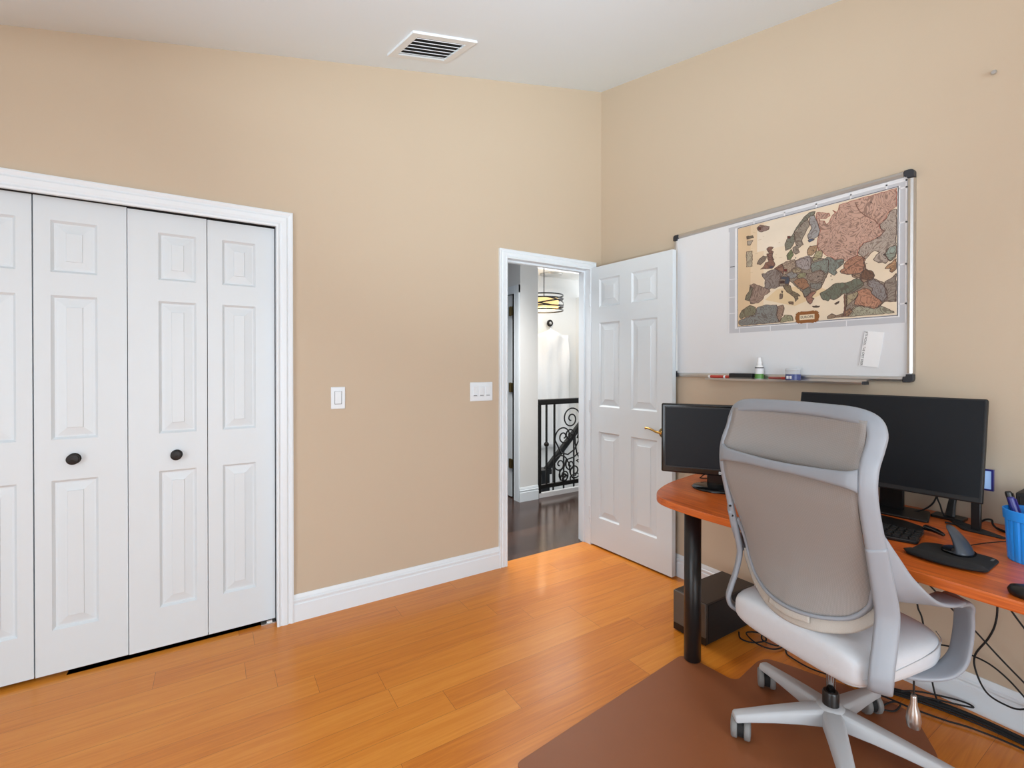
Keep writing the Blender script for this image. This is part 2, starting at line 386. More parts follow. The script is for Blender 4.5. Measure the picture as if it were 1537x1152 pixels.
struct(obj('wall_front', bm, 'wall'), 'tan window wall behind the camera', 'wall')
# vaulted ceiling: the sloping plane and the flat part where it reaches 2.44 m
bm = bmesh.new(); s_flat = (2.44 - 3.369) / CS
o_ = 0.06
def cp(x, y): return (x, y, 3.369 + CS * (x + y))
tri = [cp(o_, o_), cp(s_flat, o_) if s_flat > XL else None]
P1 = [(o_, o_), (o_, s_flat - o_), (s_flat - o_, o_)]
slope = [cp(*p) for p in P1]
flat = [(o_, YF, 2.44), (XL, YF, 2.44), (XL, o_, 2.44), (s_flat - o_, o_, 2.44), (o_, s_flat - o_, 2.44)]
for poly in (slope, flat):
    a = [bm.verts.new(p) for p in poly]; b = [bm.verts.new((p[0], p[1], p[2] + 0.08)) for p in poly]; k = len(poly)
    bm.faces.new(a); bm.faces.new(b[::-1])
    for i in range(k): bm.faces.new((a[i], a[(i + 1) % k], b[(i + 1) % k], b[i]))
struct(obj('ceiling', bm, 'ceiling'), 'white vaulted ceiling of the office', 'ceiling')
# closet interior
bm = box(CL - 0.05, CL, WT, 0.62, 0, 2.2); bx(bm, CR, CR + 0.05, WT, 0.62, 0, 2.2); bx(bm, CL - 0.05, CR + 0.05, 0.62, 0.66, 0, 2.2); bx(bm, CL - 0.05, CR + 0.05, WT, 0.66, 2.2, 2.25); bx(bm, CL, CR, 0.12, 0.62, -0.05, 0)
struct(obj('wall_closet', bm, 'gap'), 'closet inside behind the folding doors, shade painted near-black', 'wall')

# casings and baseboards: a moulding profile (across, out) swept with mitres
CAS = [(0, 0), (0, 0.018), (0.010, 0.020), (0.016, 0.015), (0.022, 0.014), (0.030, 0.018), (0.050, 0.019), (0.056, 0.014), (0.062, 0.013), (0.068, 0.017), (0.076, 0.020), (0.083, 0.018), (0.083, 0)]
def casing(name, xl, xr, zt, label, wscale=1.0):
    """inner opening xl..xr, head at zt, on the wall y = 0"""
    bm = bmesh.new(); rings = []
    pr = [(a * wscale, b) for a, b in CAS]
    for kind in ('bl', 'tl', 'tr', 'br'):
        ring = []
        for a, o in pr:
            x = xl - a if 'l' in kind else xr + a
            z = 0.0 if kind[0] == 'b' else zt + a
            ring.append((x, -o, z))
        rings.append(ring)
    loft(rings, bm)
    return struct(obj(name, bm, 'trim'), label, 'trim')
casing('trim_1', -3.379, -2.198, 2.018, 'white moulded casing around the folding closet doors', 0.92)
casing('trim_2', -0.835, -0.120, 2.024, 'white moulded casing around the open doorway', 0.62 / 0.62 * 0.70)
BASE = [(0, 0), (0, 0.015), (0.088, 0.015), (0.092, 0.011), (0.098, 0.011), (0.104, 0.014), (0.110, 0.014), (0.114, 0.009), (0.120, 0.009), (0.130, 0.006), (0.137, 0.004), (0.137, 0)]
def baseboard(name, p0, p1, nrm, label):
    """p0, p1 floor points; nrm points into the room"""
    rings = []
    for p in (p0, p1): rings.append([(p[0] + nrm[0] * o, p[1] + nrm[1] * o, z) for z, o in BASE])
    return struct(obj(name, loft(rings), 'trim'), label, 'baseboard')
baseboard('baseboard_back', (-2.122, 0), (-0.893, 0), (0, -1), 'white moulded baseboard between closet and doorway')
baseboard('baseboard_right', (0, -0.02), (0, YF), (-1, 0), 'white moulded baseboard under the whiteboard wall')
baseboard('baseboard_back_left', (XL, 0), (-3.458, 0), (0, -1), 'white moulded baseboard left of the closet')
baseboard('baseboard_left', (XL, YF), (XL, 0), (1, 0), 'white moulded baseboard along the left wall')
baseboard('baseboard_front', (0, YF), (XL, YF), (0, 1), 'white moulded baseboard under the windows')
# doorway lining with stop
bm = box(DL, -0.837, 0.0, WT, 0, DH); bx(bm, -0.119, DR, 0.0, WT, 0, DH); bx(bm, DL, DR, 0.0, WT, 2.026, DH)
bx(bm, -0.837, -0.825, 0.045, 0.08, 0, 2.026); bx(bm, -0.131, -0.119, 0.045, 0.08, 0, 2.026); bx(bm, -0.825, -0.131, 0.045, 0.08, 2.014, 2.026)
struct(obj('trim_3', bm, 'trim'), 'white lining and stop inside the doorway', 'trim')
bm = box(CL, -3.381, 0.0, WT, 0, CH); bx(bm, -2.196, CR, 0.0, WT, 0, CH); bx(bm, CL, CR, 0.0, WT, 2.034, CH)
struct(obj('trim_4', bm, 'trim'), 'white lining inside the closet opening', 'trim')
struct(obj('trim_5', box(-3.38, -2.197, 0.055, 0.085, 2.026, 2.034), 'gap'), 'track above the folding closet doors, gap shade painted near-black', 'trim')  # strip coloured dark for the shade in the head gap

# panelled doors -------------------------------------------------------------
def panel_leaf(w, h, t, panels, both=False, d=0.011, bev=0.016, field=0.032):
    """door in local x 0..w, z 0..h; face at y=0 looking to -y, back at y=t; panels = (x0,x1,z0,z1)"""
    bm = bmesh.new()
    def face(y, sgn):
        xs = sorted({0.0, w, *[p[0] for p in panels], *[p[1] for p in panels]}); zs = sorted({0.0, h, *[p[2] for p in panels], *[p[3] for p in panels]})
        V = {(i, j): bm.verts.new((x, y, z)) for i, x in enumerate(xs) for j, z in enumerate(zs)}
        for i in range(len(xs) - 1):
            for j in range(len(zs) - 1):
                cx, cz = (xs[i] + xs[i + 1]) / 2, (zs[j] + zs[j + 1]) / 2
                q = [V[i, j], V[i + 1, j], V[i + 1, j + 1], V[i, j + 1]]
                hit = any(p[0] < cx < p[1] and p[2] < cz < p[3] for p in panels)
                if not hit: bm.faces.new(q); continue
                x0, x1, z0, z1 = xs[i], xs[i + 1], zs[j], zs[j + 1]
                prev = q
                for ins, dep in ((0.004, 0.005), (bev * 0.6, d), (bev, d), (bev + 0.004, d * 0.9), (bev + field, 0.0045), (bev + field + 0.0015, 0.0012)):
                    r = [bm.verts.new((a, y + sgn * dep, c)) for a, c in ((x0 + ins, z0 + ins), (x1 - ins, z0 + ins), (x1 - ins, z1 - ins), (x0 + ins, z1 - ins))]
                    for k in range(4): bm.faces.new((prev[k], prev[(k + 1) % 4], r[(k + 1) % 4], r[k]))
                    prev = r
                bm.faces.new(prev)
        edge = [V[i, 0] for i in range(len(xs))] + [V[len(xs) - 1, j] for j in range(1, len(zs))] + [V[i, len(zs) - 1] for i in range(len(xs) - 2, -1, -1)] + [V[0, j] for j in range(len(zs) - 2, 0, -1)]
        return edge
    f = face(0.0, 1)
    if both:
        g = face(t, -1)
    else:
        g = [bm.verts.new((v.co.x, t, v.co.z)) for v in f]; bm.faces.new(g)
    for i in range(len(f)): bm.faces.new((f[i], f[(i + 1) % len(f)], g[(i + 1) % len(g)], g[i]))
    return bm
ROWS = ((0.200, 0.832), (1.005, 1.615), (1.712, 1.930))
def closet_leaf(n, x0, x1, y, z0, z1, px0, px1, label, knob=None):
    rows = [(a - z0, b - z0) for a, b in ROWS]
    bm = panel_leaf(x1 - x0, z1 - z0, 0.028, [(px0 - x0, px1 - x0, a, b) for a, b in rows])
    xform(bm, Matrix.Translation((x0, y, z0)))
    o = struct(obj('door_%d' % n, bm, 'door'), label, 'door')
    if knob:
        kx, kz = knob
        M = Matrix.Translation((kx, y, kz))
        # pull with a rose and a dished front
        bmk = lathe([(0.024, 0.001), (0.023, -0.003), (0.010, -0.006), (0.009, -0.014), (0.019, -0.018), (0.0225, -0.023), (0.0225, -0.027), (0.019, -0.031), (0.015, -0.0295), (0.013, -0.031), (0.009, -0.0295), (0.006, -0.031)], 28, 'Y', M=M)
        obj('knob', bmk, 'bronze', o, smooth=True)
    return o
closet_leaf(2, -3.379, -3.101, 0.058, 0.018, 2.026, -3.302, -3.149, 'leftmost white folding closet door leaf, cut off by the edge of the photo')
closet_leaf(3, -3.096, -2.7935, 0.056, 0.018, 2.026, -3.044, -2.894, 'second white closet door leaf from the left, with black knob', (-2.972, 0.920))
closet_leaf(4, -2.790, -2.4925, 0.050, 0.019, 2.021, -2.679, -2.535, 'third white closet door leaf from the left, with black knob', (-2.613, 0.902))
closet_leaf(5, -2.4895, -2.2005, 0.050, 0.019, 2.019, -2.429, -2.286, 'rightmost white closet door leaf, without a knob, beside the casing')
bm = box(-2.265, -2.200, 0.035, 0.075, 0.001, 0.006); bx(bm, -2.240, -2.215, 0.045, 0.065, 0.006, 0.016)
tag(obj('pivot_bracket', bm, 'alu'), 'small metal pivot bracket on the floor under the rightmost closet door', 'bracket')

# the open room door, nearly flat against the whiteboard wall
DW = 0.716
d_o = thing('door_1', 'white six panel door standing open against the whiteboard wall', 'door', kind='structure')
dirv = Vector((0.040, -0.722, 0)).normalized(); nrm = Vector((-dirv.y, dirv.x, 0))     # nrm points away from the wall side? (+x)
Mx = Matrix((dirv, nrm if nrm.x > 0 else -nrm, Vector((0, 0, 1)))).transposed().to_4x4(); Mx.translation = Vector((-0.116, -0.004, 0.012))
rows = ((0.205, 0.830), (1.012, 1.615), (1.728, 1.930))
pans = [(x0, x1, a, b) for x0, x1 in ((0.095, 0.289), (0.392, 0.603)) for a, b in rows]
bm = panel_leaf(DW, 2.022, 0.035, pans, both=True, d=0.011, bev=0.016, field=0.036); xform(bm, Mx)
leaf = obj('leaf', bm, 'door', d_o)
def lever(side):
    s = -1 if side == 'near' else 1; y0 = 0 if s < 0 else 0.035
    bm = lathe([(0.032, y0), (0.031, y0 + s * 0.006), (0.024, y0 + s * 0.010), (0.012, y0 + s * 0.012), (0.010, y0 + s * 0.020)], 24, 'Y', M=Mx @ Matrix.Translation((0.652, 0, 0.885)))
    pts = [(0.652, y0 + s * 0.018, 0.885), (0.640, y0 + s * 0.022, 0.886), (0.612, y0 + s * 0.023, 0.889), (0.580, y0 + s * 0.023, 0.899), (0.548, y0 + s * 0.022, 0.905), (0.528, y0 + s * 0.022, 0.903)] if s < 0 else \
          [(0.652, y0 + s * 0.010, 0.885), (0.640, y0 + s * 0.012, 0.886), (0.600, y0 + s * 0.012, 0.892), (0.548, y0 + s * 0.012, 0.903)]
    tube([Mx @ Vector(p) for p in pts], lambda t: 0.0085 - 0.003 * t + 0.002 * (t > 0.9), 10, 5, bm)
    return obj('lever_handle', bm, 'brass', d_o, smooth=True)
lever('near')
for z in (0.24, 1.02, 1.80):
    obj('hinge', lathe([(0.006, z - 0.045), (0.006, z + 0.045)], 10, M=Matrix.Translation((-0.121, -0.010, 0))), 'door', d_o, smooth=False)

# windows behind the camera
def window(n, M, ww, hh, label):
    root = thing('window_%d' % n, label, 'window', kind='structure')
    bm = bmesh.new(); f = 0.06
    bx(bm, -ww / 2 - f, -ww / 2, 0, 0.03, -hh / 2 - f, hh / 2 + f, M=M); bx(bm, ww / 2, ww / 2 + f, 0, 0.03, -hh / 2 - f, hh / 2 + f, M=M)
    bx(bm, -ww / 2, ww / 2, 0, 0.03, hh / 2, hh / 2 + f, M=M); bx(bm, -ww / 2, ww / 2, 0, 0.03, -hh / 2 - f, -hh / 2, M=M)
    obj('window_frame', bm, 'trim', root)
    bm = bmesh.new(); bx(bm, -0.015, 0.015, 0.004, 0.022, -hh / 2, hh / 2, M=M); bx(bm, -ww / 2, -0.015, 0.004, 0.022, -0.015, 0.015, M=M); bx(bm, 0.015, ww / 2, 0.004, 0.022, -0.015, 0.015, M=M)
    obj('sash_bar', bm, 'trim', root)
    obj('window_pane', bx(bmesh.new(), -ww / 2, ww / 2, 0.001, 0.004, -hh / 2, hh / 2, M=M), 'pane', root)
window(1, Matrix.Translation((-2.0, YF, 1.15)), 2.4, 1.9, 'wide white framed window behind the camera')
window(2, Matrix.Translation((XL, -2.6, 1.15)) @ Matrix.Rotation(R(-90), 4, 'Z'), 1.9, 1.9, 'white framed window on the left wall')

# switches
def switch(name, x0, x1, z0, z1, n, label):
    root = thing(name, label, 'light switch', ((x0 + x1) / 2, 0, (z0 + z1) / 2))
    w2, h2 = (x1 - x0) / 2, (z1 - z0) / 2
    obj('wall_plate', box(-w2, w2, -0.006, 0, -h2, h2), 'trim', root, bevel=0.003)
    pitch = 0.046
    for i in range(n):
        cx = (i - (n - 1) / 2) * pitch
        rk = obj('rocker', xform(box(-0.0165, 0.0165, -0.0035, 0.002, -0.033, 0.033), Matrix.Translation((cx, -0.0065, 0.002)) @ Matrix.Rotation(R(2.5), 4, 'X')), 'trim', root, bevel=0.0015)
        if n > 1: obj('dimmer_slot', box(cx - 0.012, cx + 0.012, -0.0105, -0.007, -0.026, -0.022), 'ink_grey', rk)
    if n == 1: obj('rocker_gap', join(box(-0.019, 0.019, -0.0064, -0.0055, 0.0335, 0.0355), box(-0.019, 0.019, -0.0064, -0.0055, -0.0335, -0.0315), box(-0.019, -0.017, -0.0064, -0.0055, -0.0335, 0.0355), box(0.017, 0.019, -0.0064, -0.0055, -0.0335, 0.0355)), 'ink_grey', root)
switch('light_switch', -1.936, -1.862, 1.085, 1.203, 1, 'white single rocker light switch on the tan wall near the closet')
switch('light_switch', -1.104, -0.942, 1.093, 1.213, 3, 'white three gang light switch plate beside the doorway')

# ceiling air vent on the slope
u = Vector((1, 0, CS)).normalized(); nv = Vector((-CS, -CS, 1)).normalized(); v = nv.cross(u).normalized()   # v runs away from the closet wall? (-> +y)
v = -v if v.y > 0 else v
Mv = Matrix((u, v, -nv)).transposed().to_4x4(); Mv.translation = Vector((-1.695, -0.212, 3.369 + CS * (-1.907)))
vent = thing('ceiling_vent', 'white slatted air vent in the sloping ceiling', 'air vent')
VW, VL = 0.345, 0.345
bm = bmesh.new()
for x0, x1, y0, y1 in ((0, VW, 0, 0.045), (0, VW, VL - 0.045, VL), (0, 0.04, 0.045, VL - 0.045), (VW - 0.04, VW, 0.045, VL - 0.045)): bx(bm, x0, x1, y0, y1, 0, 0.010, M=Mv)
obj('vent_frame', bm, 'trim', vent)
obj('vent_shade_backing', bx(bmesh.new(), 0.04, VW - 0.04, 0.045, VL - 0.045, 0.0005, 0.002, M=Mv), 'vent_shade', vent)  # dark sheet painted as the shade between the slats
ns = 6; pitch = (VL - 0.09) / ns
for i in range(ns):
    y = 0.045 + pitch * (i + 0.5)
    obj('slat', bx(bmesh.new(), -(VW / 2 - 0.04), VW / 2 - 0.04, -0.009, 0.009, -0.0015, 0.0015, M=Mv @ Matrix.Translation((VW / 2, y + 0.004, 0.007)) @ Matrix.Rotation(R(18), 4, 'X')), 'trim', vent)

# lone screw high on the wall
bm = lathe([(0.004, 0), (0.004, -0.010), (0.009, -0.012), (0.007, -0.016)], 12, 'X', M=Matrix.Translation((0, -2.118, 2.407)))
tag(obj('wall_screw', bm, 'alu'), 'small screw left in the tan wall high above the wide monitor', 'screw')

# ------------------------------------------------------------------ hallway and stairwell beyond the doorway
struct(obj('ceiling_hall', join(box(-3.0, 4.6, WT, 1.55, 2.44, 2.52), box(0.25, 4.6, 1.45, 1.55, 2.44, 3.9)), 'ceiling'), 'white hallway ceiling beyond the doorway', 'ceiling')
struct(obj('ceiling_stairwell', box(0.0, 6.0, 1.55, 5.0, 3.9, 4.0), 'ceiling'), 'white ceiling high over the stairwell', 'ceiling')
# stub wall with the hall doorway in its side (x = 0.037)
bm = box(0.037, 0.245, 1.165, 1.235, 0, 2.44); bx(bm, 0.037, 0.245, 1.235, 2.10, 2.035, 2.44); bx(bm, 0.037, 0.245, 2.10, 3.2, 0, 2.44); bx(bm, 0.12, 0.245, 1.235, 2.10, -2.8, 2.035)
bx(bm, 0.12, 0.245, 1.235, 3.2, -2.8, 0); bx(bm, 0.05, 0.25, 3.2, 5.0, -2.8, 3.9); bx(bm, 0.05, 0.25, 1.55, 3.2, 2.44, 3.9)
struct(obj('wall_hall', bm, 'white_wall'), 'white hallway wall end beside the stair railing', 'wall')
struct(obj('wall_hall_end', box(-3.1, -3.0, WT, 3.2, 0, 2.44), 'white_wall'), 'white wall at the left end of the hallway', 'wall')
struct(obj('wall_passage', box(-3.0, 0.037, 3.2, 3.3, 0, 2.44), 'white_wall'), 'white wall at the back of the hallway passage', 'wall')
struct(obj('wall_stairwell', box(0.05, 6.0, 4.2, 4.3, -2.8, 4.0), 'white_wall'), 'white far wall of the stairwell with the draped curtain', 'wall')
struct(obj('wall_stairwell_right', join(box(3.27, 3.40, 3.6, 4.2, -2.8, 2.58), box(6.0, 6.1, 0.1, 5.0, -2.8, 4.0)), 'white_wall'), 'white corner pier right of the stairwell curtain', 'wall')
struct(obj('wall_hall_near', join(box(-3.0, DL, WT, WT + 0.01, 0, 2.44), box(DR, 4.6, WT, WT + 0.01, 0, 2.44), box(DL, DR, WT, WT + 0.01, DH, 2.44), box(4.6, 4.7, WT, 1.5, -0.25, 2.44)), 'white_wall'), 'white hallway side of the office wall', 'wall')
struct(obj('trim_6', box(0.245, 4.6, 1.205, 1.222, -0.30, 0.005), 'trim'), 'pale fascia board along the landing edge', 'trim')
# baseboard and casing of the stub
rings = [[(0.037 - 0.015 + 0.0, 1.165 - o, z) for z, o in BASE], [(0.245, 1.165 - o, z) for z, o in BASE]]
struct(obj('baseboard_hall', loft(rings), 'trim'), 'white baseboard on the hallway wall end', 'baseboard')
bm = bmesh.new()
for (a, o), (a2, o2) in zip(CAS, CAS[1:]): pass
ring = [(0.037 - o, 1.170 + a, 0.0) for a, o in CAS]; ring2 = [(0.037 - o, 1.170 + a, 2.10) for a, o in CAS]
loft([ring, ring2], bm)
bx(bm, 0.020, 0.037, 1.170, 2.17, 2.025, 2.10); bx(bm, 0.020, 0.037, 2.09, 2.17, 0, 2.025)
bx(bm, 0.037, 0.12, 1.253, 1.268, 0, 2.025)
struct(obj('trim_7', bm, 'trim'), 'white casing of the hallway door left of the railing', 'trim')
hd = thing('door_6', 'white hallway door with brass hinges seen through the doorway', 'door', kind='structure')
obj('leaf', box(0.044, 0.079, 1.338, 2.085, 0.01, 2.02), 'door', hd)
for z in (0.342, 1.101, 1.859):
    bm = box(0.034, 0.0435, 1.305, 1.372, z - 0.045, z + 0.045); lathe([(0.008, z - 0.048), (0.008, z + 0.048)], 10, M=Matrix.Translation((0.036, 1.345, 0)), bm=bm)
    obj('hinge', bm, 'aged_brass', hd)
struct(obj('door_gap_shade', box(0.056, 0.11, 1.268, 1.336, 0, 2.03), 'gap'), 'filler behind the hallway door hinges, gap shade painted near-black', 'trim')  # solid box filling the open gap, its shade put into the colour

# railing along the landing
RY = 1.190
rail = thing('stair_railing', 'black wrought iron stair railing with scrolls along the landing', 'railing', (0.264, RY, 0))
X1 = 2.2
obj('handrail', xform(box(0, X1, -0.030, 0.030, 0.925, 0.980), Matrix()), 'iron', rail, bevel=0.012)
obj('bottom_rail', box(0, X1, -0.012, 0.012, 0.085, 0.125), 'iron', rail)
obj('curb', box(0.0, X1, -0.020, 0.015, 0.0, 0.045), 'sheet_light', rail)
obj('newel', box(-0.004, 0.028, -0.018, 0.018, 0.0, 0.925), 'iron', rail)
for x in (0.105, 0.205, 0.72, 0.82, 1.38, 1.48, 2.04, 2.14):
    bm = box(x - 0.008, x + 0.008, -0.008, 0.008, 0.125, 0.925)
    b = obj('baluster', bm, 'iron', rail)
    if x == 0.105: obj('collar', lathe([(0.008, 0.50), (0.022, 0.510), (0.027, 0.525), (0.022, 0.540), (0.008, 0.55)], 14, M=Matrix.Translation((x, 0, 0))), 'bronze', b, smooth=True)
def spiral(cx, cz, r0, r1, a0, turns, n=44):
    return [(cx + (r0 + (r1 - r0) * (i / n) ** 0.8) * math.cos(a0 + 2 * math.pi * turns * i / n), 0, cz + (r0 + (r1 - r0) * (i / n) ** 0.8) * math.sin(a0 + 2 * math.pi * turns * i / n)) for i in range(n + 1)]
def scroll_group(x0):
    def sc(pts, r=0.0075): obj('scroll', tube([(x0 + p[0], p[1], p[2]) for p in pts], r, 8, 1), 'iron', rail, smooth=True)
    # each entry: centre, outer radius, inner radius, start angle, turns (negative winds clockwise)
    sc([(0.505, 0, 0.555), (0.545, 0, 0.66)] + spiral(0.425, 0.765, 0.135, 0.018, R(-10), 1.75))
    sc([(0.535, 0, 0.60), (0.52, 0, 0.52), (0.47, 0, 0.44), (0.38, 0, 0.395), (0.29, 0, 0.42)] + spiral(0.325, 0.585, 0.115, 0.016, R(195), -1.75))
    sc([(0.56, 0, 0.30), (0.50, 0, 0.40), (0.48, 0, 0.50)] + spiral(0.405, 0.595, 0.070, 0.012, R(-5), 1.5))
    sc([(0.41, 0, 0.20), (0.40, 0, 0.30)] + spiral(0.275, 0.305, 0.105, 0.014, R(10), 1.7))
    sc([(0.56, 0, 0.42), (0.46, 0, 0.36)] + spiral(0.415, 0.285, 0.070, 0.012, R(120), 1.5))
    sc([(0.53, 0, 0.33)] + spiral(0.475, 0.215, 0.105, 0.014, R(80), -1.8))
    sc([(0.36, 0, 0.345)] + spiral(0.335, 0.185, 0.080, 0.012, R(95), 1.8))
    sc([(0.27, 0, 0.25)] + spiral(0.335, 0.155, 0.055, 0.012, R(200), -1.5))
    sc([(0.55, 0, 0.16), (0.50, 0, 0.19)] + spiral(0.445, 0.135, 0.045, 0.010, R(40), 1.3))
scroll_group(0.0); scroll_group(0.62); scroll_group(1.28)
# the stair flight beyond
st = thing('stair_flight', 'dark wooden staircase with handrail descending behind the iron railing', 'staircase', (1.0, 2.2, -0.3))
def lx(x, y, z): return (x - 1.0, y - 2.2, z + 0.3)
bm = ribbon([(*lx(1.10, 2.2, -0.02), 0, 1, 0, 0.07, 0.075), (*lx(2.6, 2.2, 1.42), 0, 1, 0, 0.07, 0.075)], k=1); obj('handrail', bm, 'iron', st)
bm = ribbon([(*lx(1.0, 2.2, -0.02), 0, 1, 0, 0.08, 0.06), (*lx(0.62, 2.2, 0.05), 0, 1, 0, 0.07, 0.06)], k=1); obj('lower_handrail', bm, 'iron', st)
obj('newel_post', xform(join(box(-0.06, 0.06, -0.06, 0.06, -0.75, 0.28), box(-0.08, 0.08, -0.08, 0.08, 0.25, 0.31)), Matrix.Translation((0.06, 0, 0))), 'iron', st)
bm = bmesh.new(); P = [(-0.6, -0.35), (0.35, -0.35), (2.0, 1.15), (2.0, 0.75), (0.5, -0.75), (-0.6, -0.75)]
a = [bm.verts.new((x, -0.02, z)) for x, z in P]; b = [bm.verts.new((x, 0.04, z)) for x, z in P]
bm.faces.new(a); bm.faces.new(b[::-1])
for i in range(6): bm.faces.new((a[i], a[(i + 1) % 6], b[(i + 1) % 6], b[i]))
xform(bm, Matrix.Translation((0, 0, -0.12))); obj('stringer', bm, 'iron', st)
for i in range(6):
    x = 0.22 + i * 0.17; z = -0.12 + (x - 0.10) * 0.96
    obj('baluster', box(x - 0.008, x + 0.008, -0.008, 0.008, max(z - 0.42, -0.46), z + 0.36), 'iron', st)

# pendant lamp over the stairwell: two rings joined by crossing bands
LX, LYY, LZ = 1.98, 3.45, 2.31
lamp = thing('pendant_lamp', 'black banded drum pendant lamp glowing amber beyond the doorway', 'pendant lamp', (LX, LYY, LZ))
LR, LH = 0.310, 0.118
def hoop(z, h, r=LR, t=0.006):
    return lathe([(r, z - h / 2), (r, z + h / 2), (r - t, z + h / 2), (r - t, z - h / 2), (r, z - h / 2)], 48, cap=False)
for z in (LH, LH - 0.055, -LH + 0.055, -LH): obj('hoop', hoop(z, 0.020), 'iron', lamp)
for k in range(6):
    pts = []
    for i in range(17):
        t = i / 16; a = k * math.pi / 3 + t * math.pi * 0.75; z = (LH - 0.055) * (1 - 2 * t) if k % 2 == 0 else -(LH - 0.055) * (1 - 2 * t)
        pts.append((LR * math.cos(a), LR * math.sin(a), z, 0, 0, 1, 0.022, 0.005))
    obj('band', ribbon(pts, k=1, sec=8), 'bronze', lamp)
obj('inner_shade', lathe([(0.230, -0.085), (0.235, 0.065)], 32, cap=False), 'lampshade', lamp, smooth=True)
obj('rod', lathe([(0.007, 0.10), (0.007, 3.9 - LZ)], 10), 'iron', lamp)
for k in range(3):
    a = k * 2.09 + 0.4
    obj('bulb', lathe([(0.012, 0.08), (0.014, 0.03), (0.030, -0.02), (0.030, -0.05), (0.012, -0.075)], 14, M=Matrix.Translation((0.06 * math.cos(a), 0.06 * math.sin(a), 0))), 'amber', lamp, smooth=True)
l = bpy.data.lights.new('pendant_bulb', 'POINT'); l.energy = 14; l.color = (1.0, 0.78, 0.48); l.shadow_soft_size = 0.05
lo = bpy.data.objects.new('pendant_bulb', l); COL.objects.link(lo); lo.parent = lamp; lo.location = (0, 0, -0.15)
# flush round light on the far stairwell soffit
tag(obj('ceiling_disc', lathe([(0.20, 0.0), (0.19, -0.02), (0.02, -0.03)], 32, M=Matrix.Translation((2.50, 3.95, 2.91))), 'alu', smooth=True), 'grey round fixture under the soffit behind the pendant lamp', 'light fixture')
struct(obj('trim_9', join(box(0.25, 6.0, 3.70, 4.2, 2.91, 3.10),), 'white_wall'), 'white soffit over the curtained window', 'trim')
# draped curtain and its medallion on the far wall
cx0, cx1 = 2.28, 3.06
bm = bmesh.new(); nx, nz = 60, 30; V = []
for j in range(nz + 1):
    t = j / nz; z = 2.02 - 2.1 * t; row = []
    for i in range(nx + 1):
        s = i / nx; x = cx0 + (cx1 - cx0) * s
        top = 1.995 - 0.12 * min(1, abs(s - 0.45) * 3) ** 0.7
        pull = (1 - t) ** 2
        xx = x
        y = 4.15 - 0.022 * math.sin(s * 21 + 1.5 * t) * (0.3 + 0.7 * t) - 0.030 * math.sin(9 * abs(s - 0.45) + t * 12) * pull
        row.append(bm.verts.new((xx, y, top - (top + 0.15) * t)))
    V.append(row)
for j in range(nz):
    for i in range(nx): bm.faces.new((V[j][i], V[j][i + 1], V[j + 1][i + 1], V[j + 1][i]))
o = obj('curtain', bm, 'curtain', smooth=True); m_ = o.modifiers.new('thick', 'SOLIDIFY'); m_.thickness = 0.004
tag(o, 'white draped curtain hanging on the far stairwell wall', 'curtain')
md = thing('curtain_medallion', 'round dark medallion holding up the white stairwell curtain', 'medallion', (2.62, 4.2, 2.075))
obj('disc', lathe([(0.060, -0.04), (0.062, -0.06), (0.052, -0.075), (0.046, -0.065), (0.030, -0.065)], 28, 'Y'), 'bronze', md, smooth=True)
obj('boss', lathe([(0.030, -0.05), (0.030, -0.072), (0.018, -0.082), (0.004, -0.085)], 20, 'Y'), 'alu', md, smooth=True)
obj('peg', lathe([(0.012, 0.0), (0.012, -0.05)], 12, 'Y'), 'bronze', md)

# ------------------------------------------------------------------ whiteboard and what hangs on it
WY0, WY1, WZ0, WZ1 = -0.682, -1.888, 1.250, 2.132
wb = thing('whiteboard', 'wall mounted whiteboard with aluminium frame and dark corner caps', 'whiteboard', (0, -1.285, 1.25))
def W_(bm): return xform(bm, Matrix.Translation((0, 1.285, -1.25)))
obj('board_surface', W_(box(-0.014, -0.004, WY1 + 0.01, WY0 - 0.01, WZ0 + 0.01, WZ1 - 0.01)), 'board', wb)
def bar_profile(a, b, horiz):
    """rounded frame bar from a to b along y or z, centred on the edge line"""
    rings = []; sec = [(-0.0125, 0.0), (-0.0125, -0.014), (-0.009, -0.021), (0.0, -0.0235), (0.009, -0.021), (0.0125, -0.014), (0.0125, 0.0)]
    for t in (a, b):
        rings.append([(o - 0.001, t[0], t[1] + c) if horiz else (o - 0.001, t[0] + c, t[1]) for c, o in sec])
    return loft(rings)
iy0, iy1, iz0, iz1 = WY0 - 0.0125, WY1 + 0.0125, WZ0 + 0.0125, WZ1 - 0.0125
for a, b, h in (((iy0 - .025, iz1), (iy1 + .025, iz1), True), ((iy0 - .025, iz0), (iy1 + .025, iz0), True), ((iy0, iz0 + .025), (iy0, iz1 - .025), False), ((iy1, iz0 + .025), (iy1, iz1 - .025), False)):
    obj('frame_bar', W_(bar_profile(a, b, h)), 'alu', wb)
for cy, sy in ((WY0, -1), (WY1, 1)):
    for cz, sz in ((WZ0, 1), (WZ1, -1)):
        poly = round_poly([(0, 0), (0.034, 0), (0.034, 0.0245), (0.0245, 0.0245), (0.0245, 0.034), (0, 0.034)], [0.024, 0.002, 0.002, 0.004, 0.002, 0.002])
        bm = prism(poly, 0.0, 0.0265)
        xform(bm, Matrix(((0, 0, -1, -0.001), (sy, 0, 0, cy), (0, sz, 0, cz), (0, 0, 0, 1))))
        obj('corner_cap', W_(bm), 'corner', wb, bevel=0.004)
TY0, TY1 = -0.945, -1.722
pr = [(-0.001, 1.262), (-0.022, 1.262), (-0.024, 1.247), (-0.066, 1.243), (-0.072, 1.249), (-0.074, 1.247), (-0.072, 1.238), (-0.020, 1.240), (-0.001, 1.244)]
obj('pen_tray', W_(loft([[(x, TY0, z) for x, z in pr], [(x, TY1, z) for x, z in pr]])), 'alu', wb)
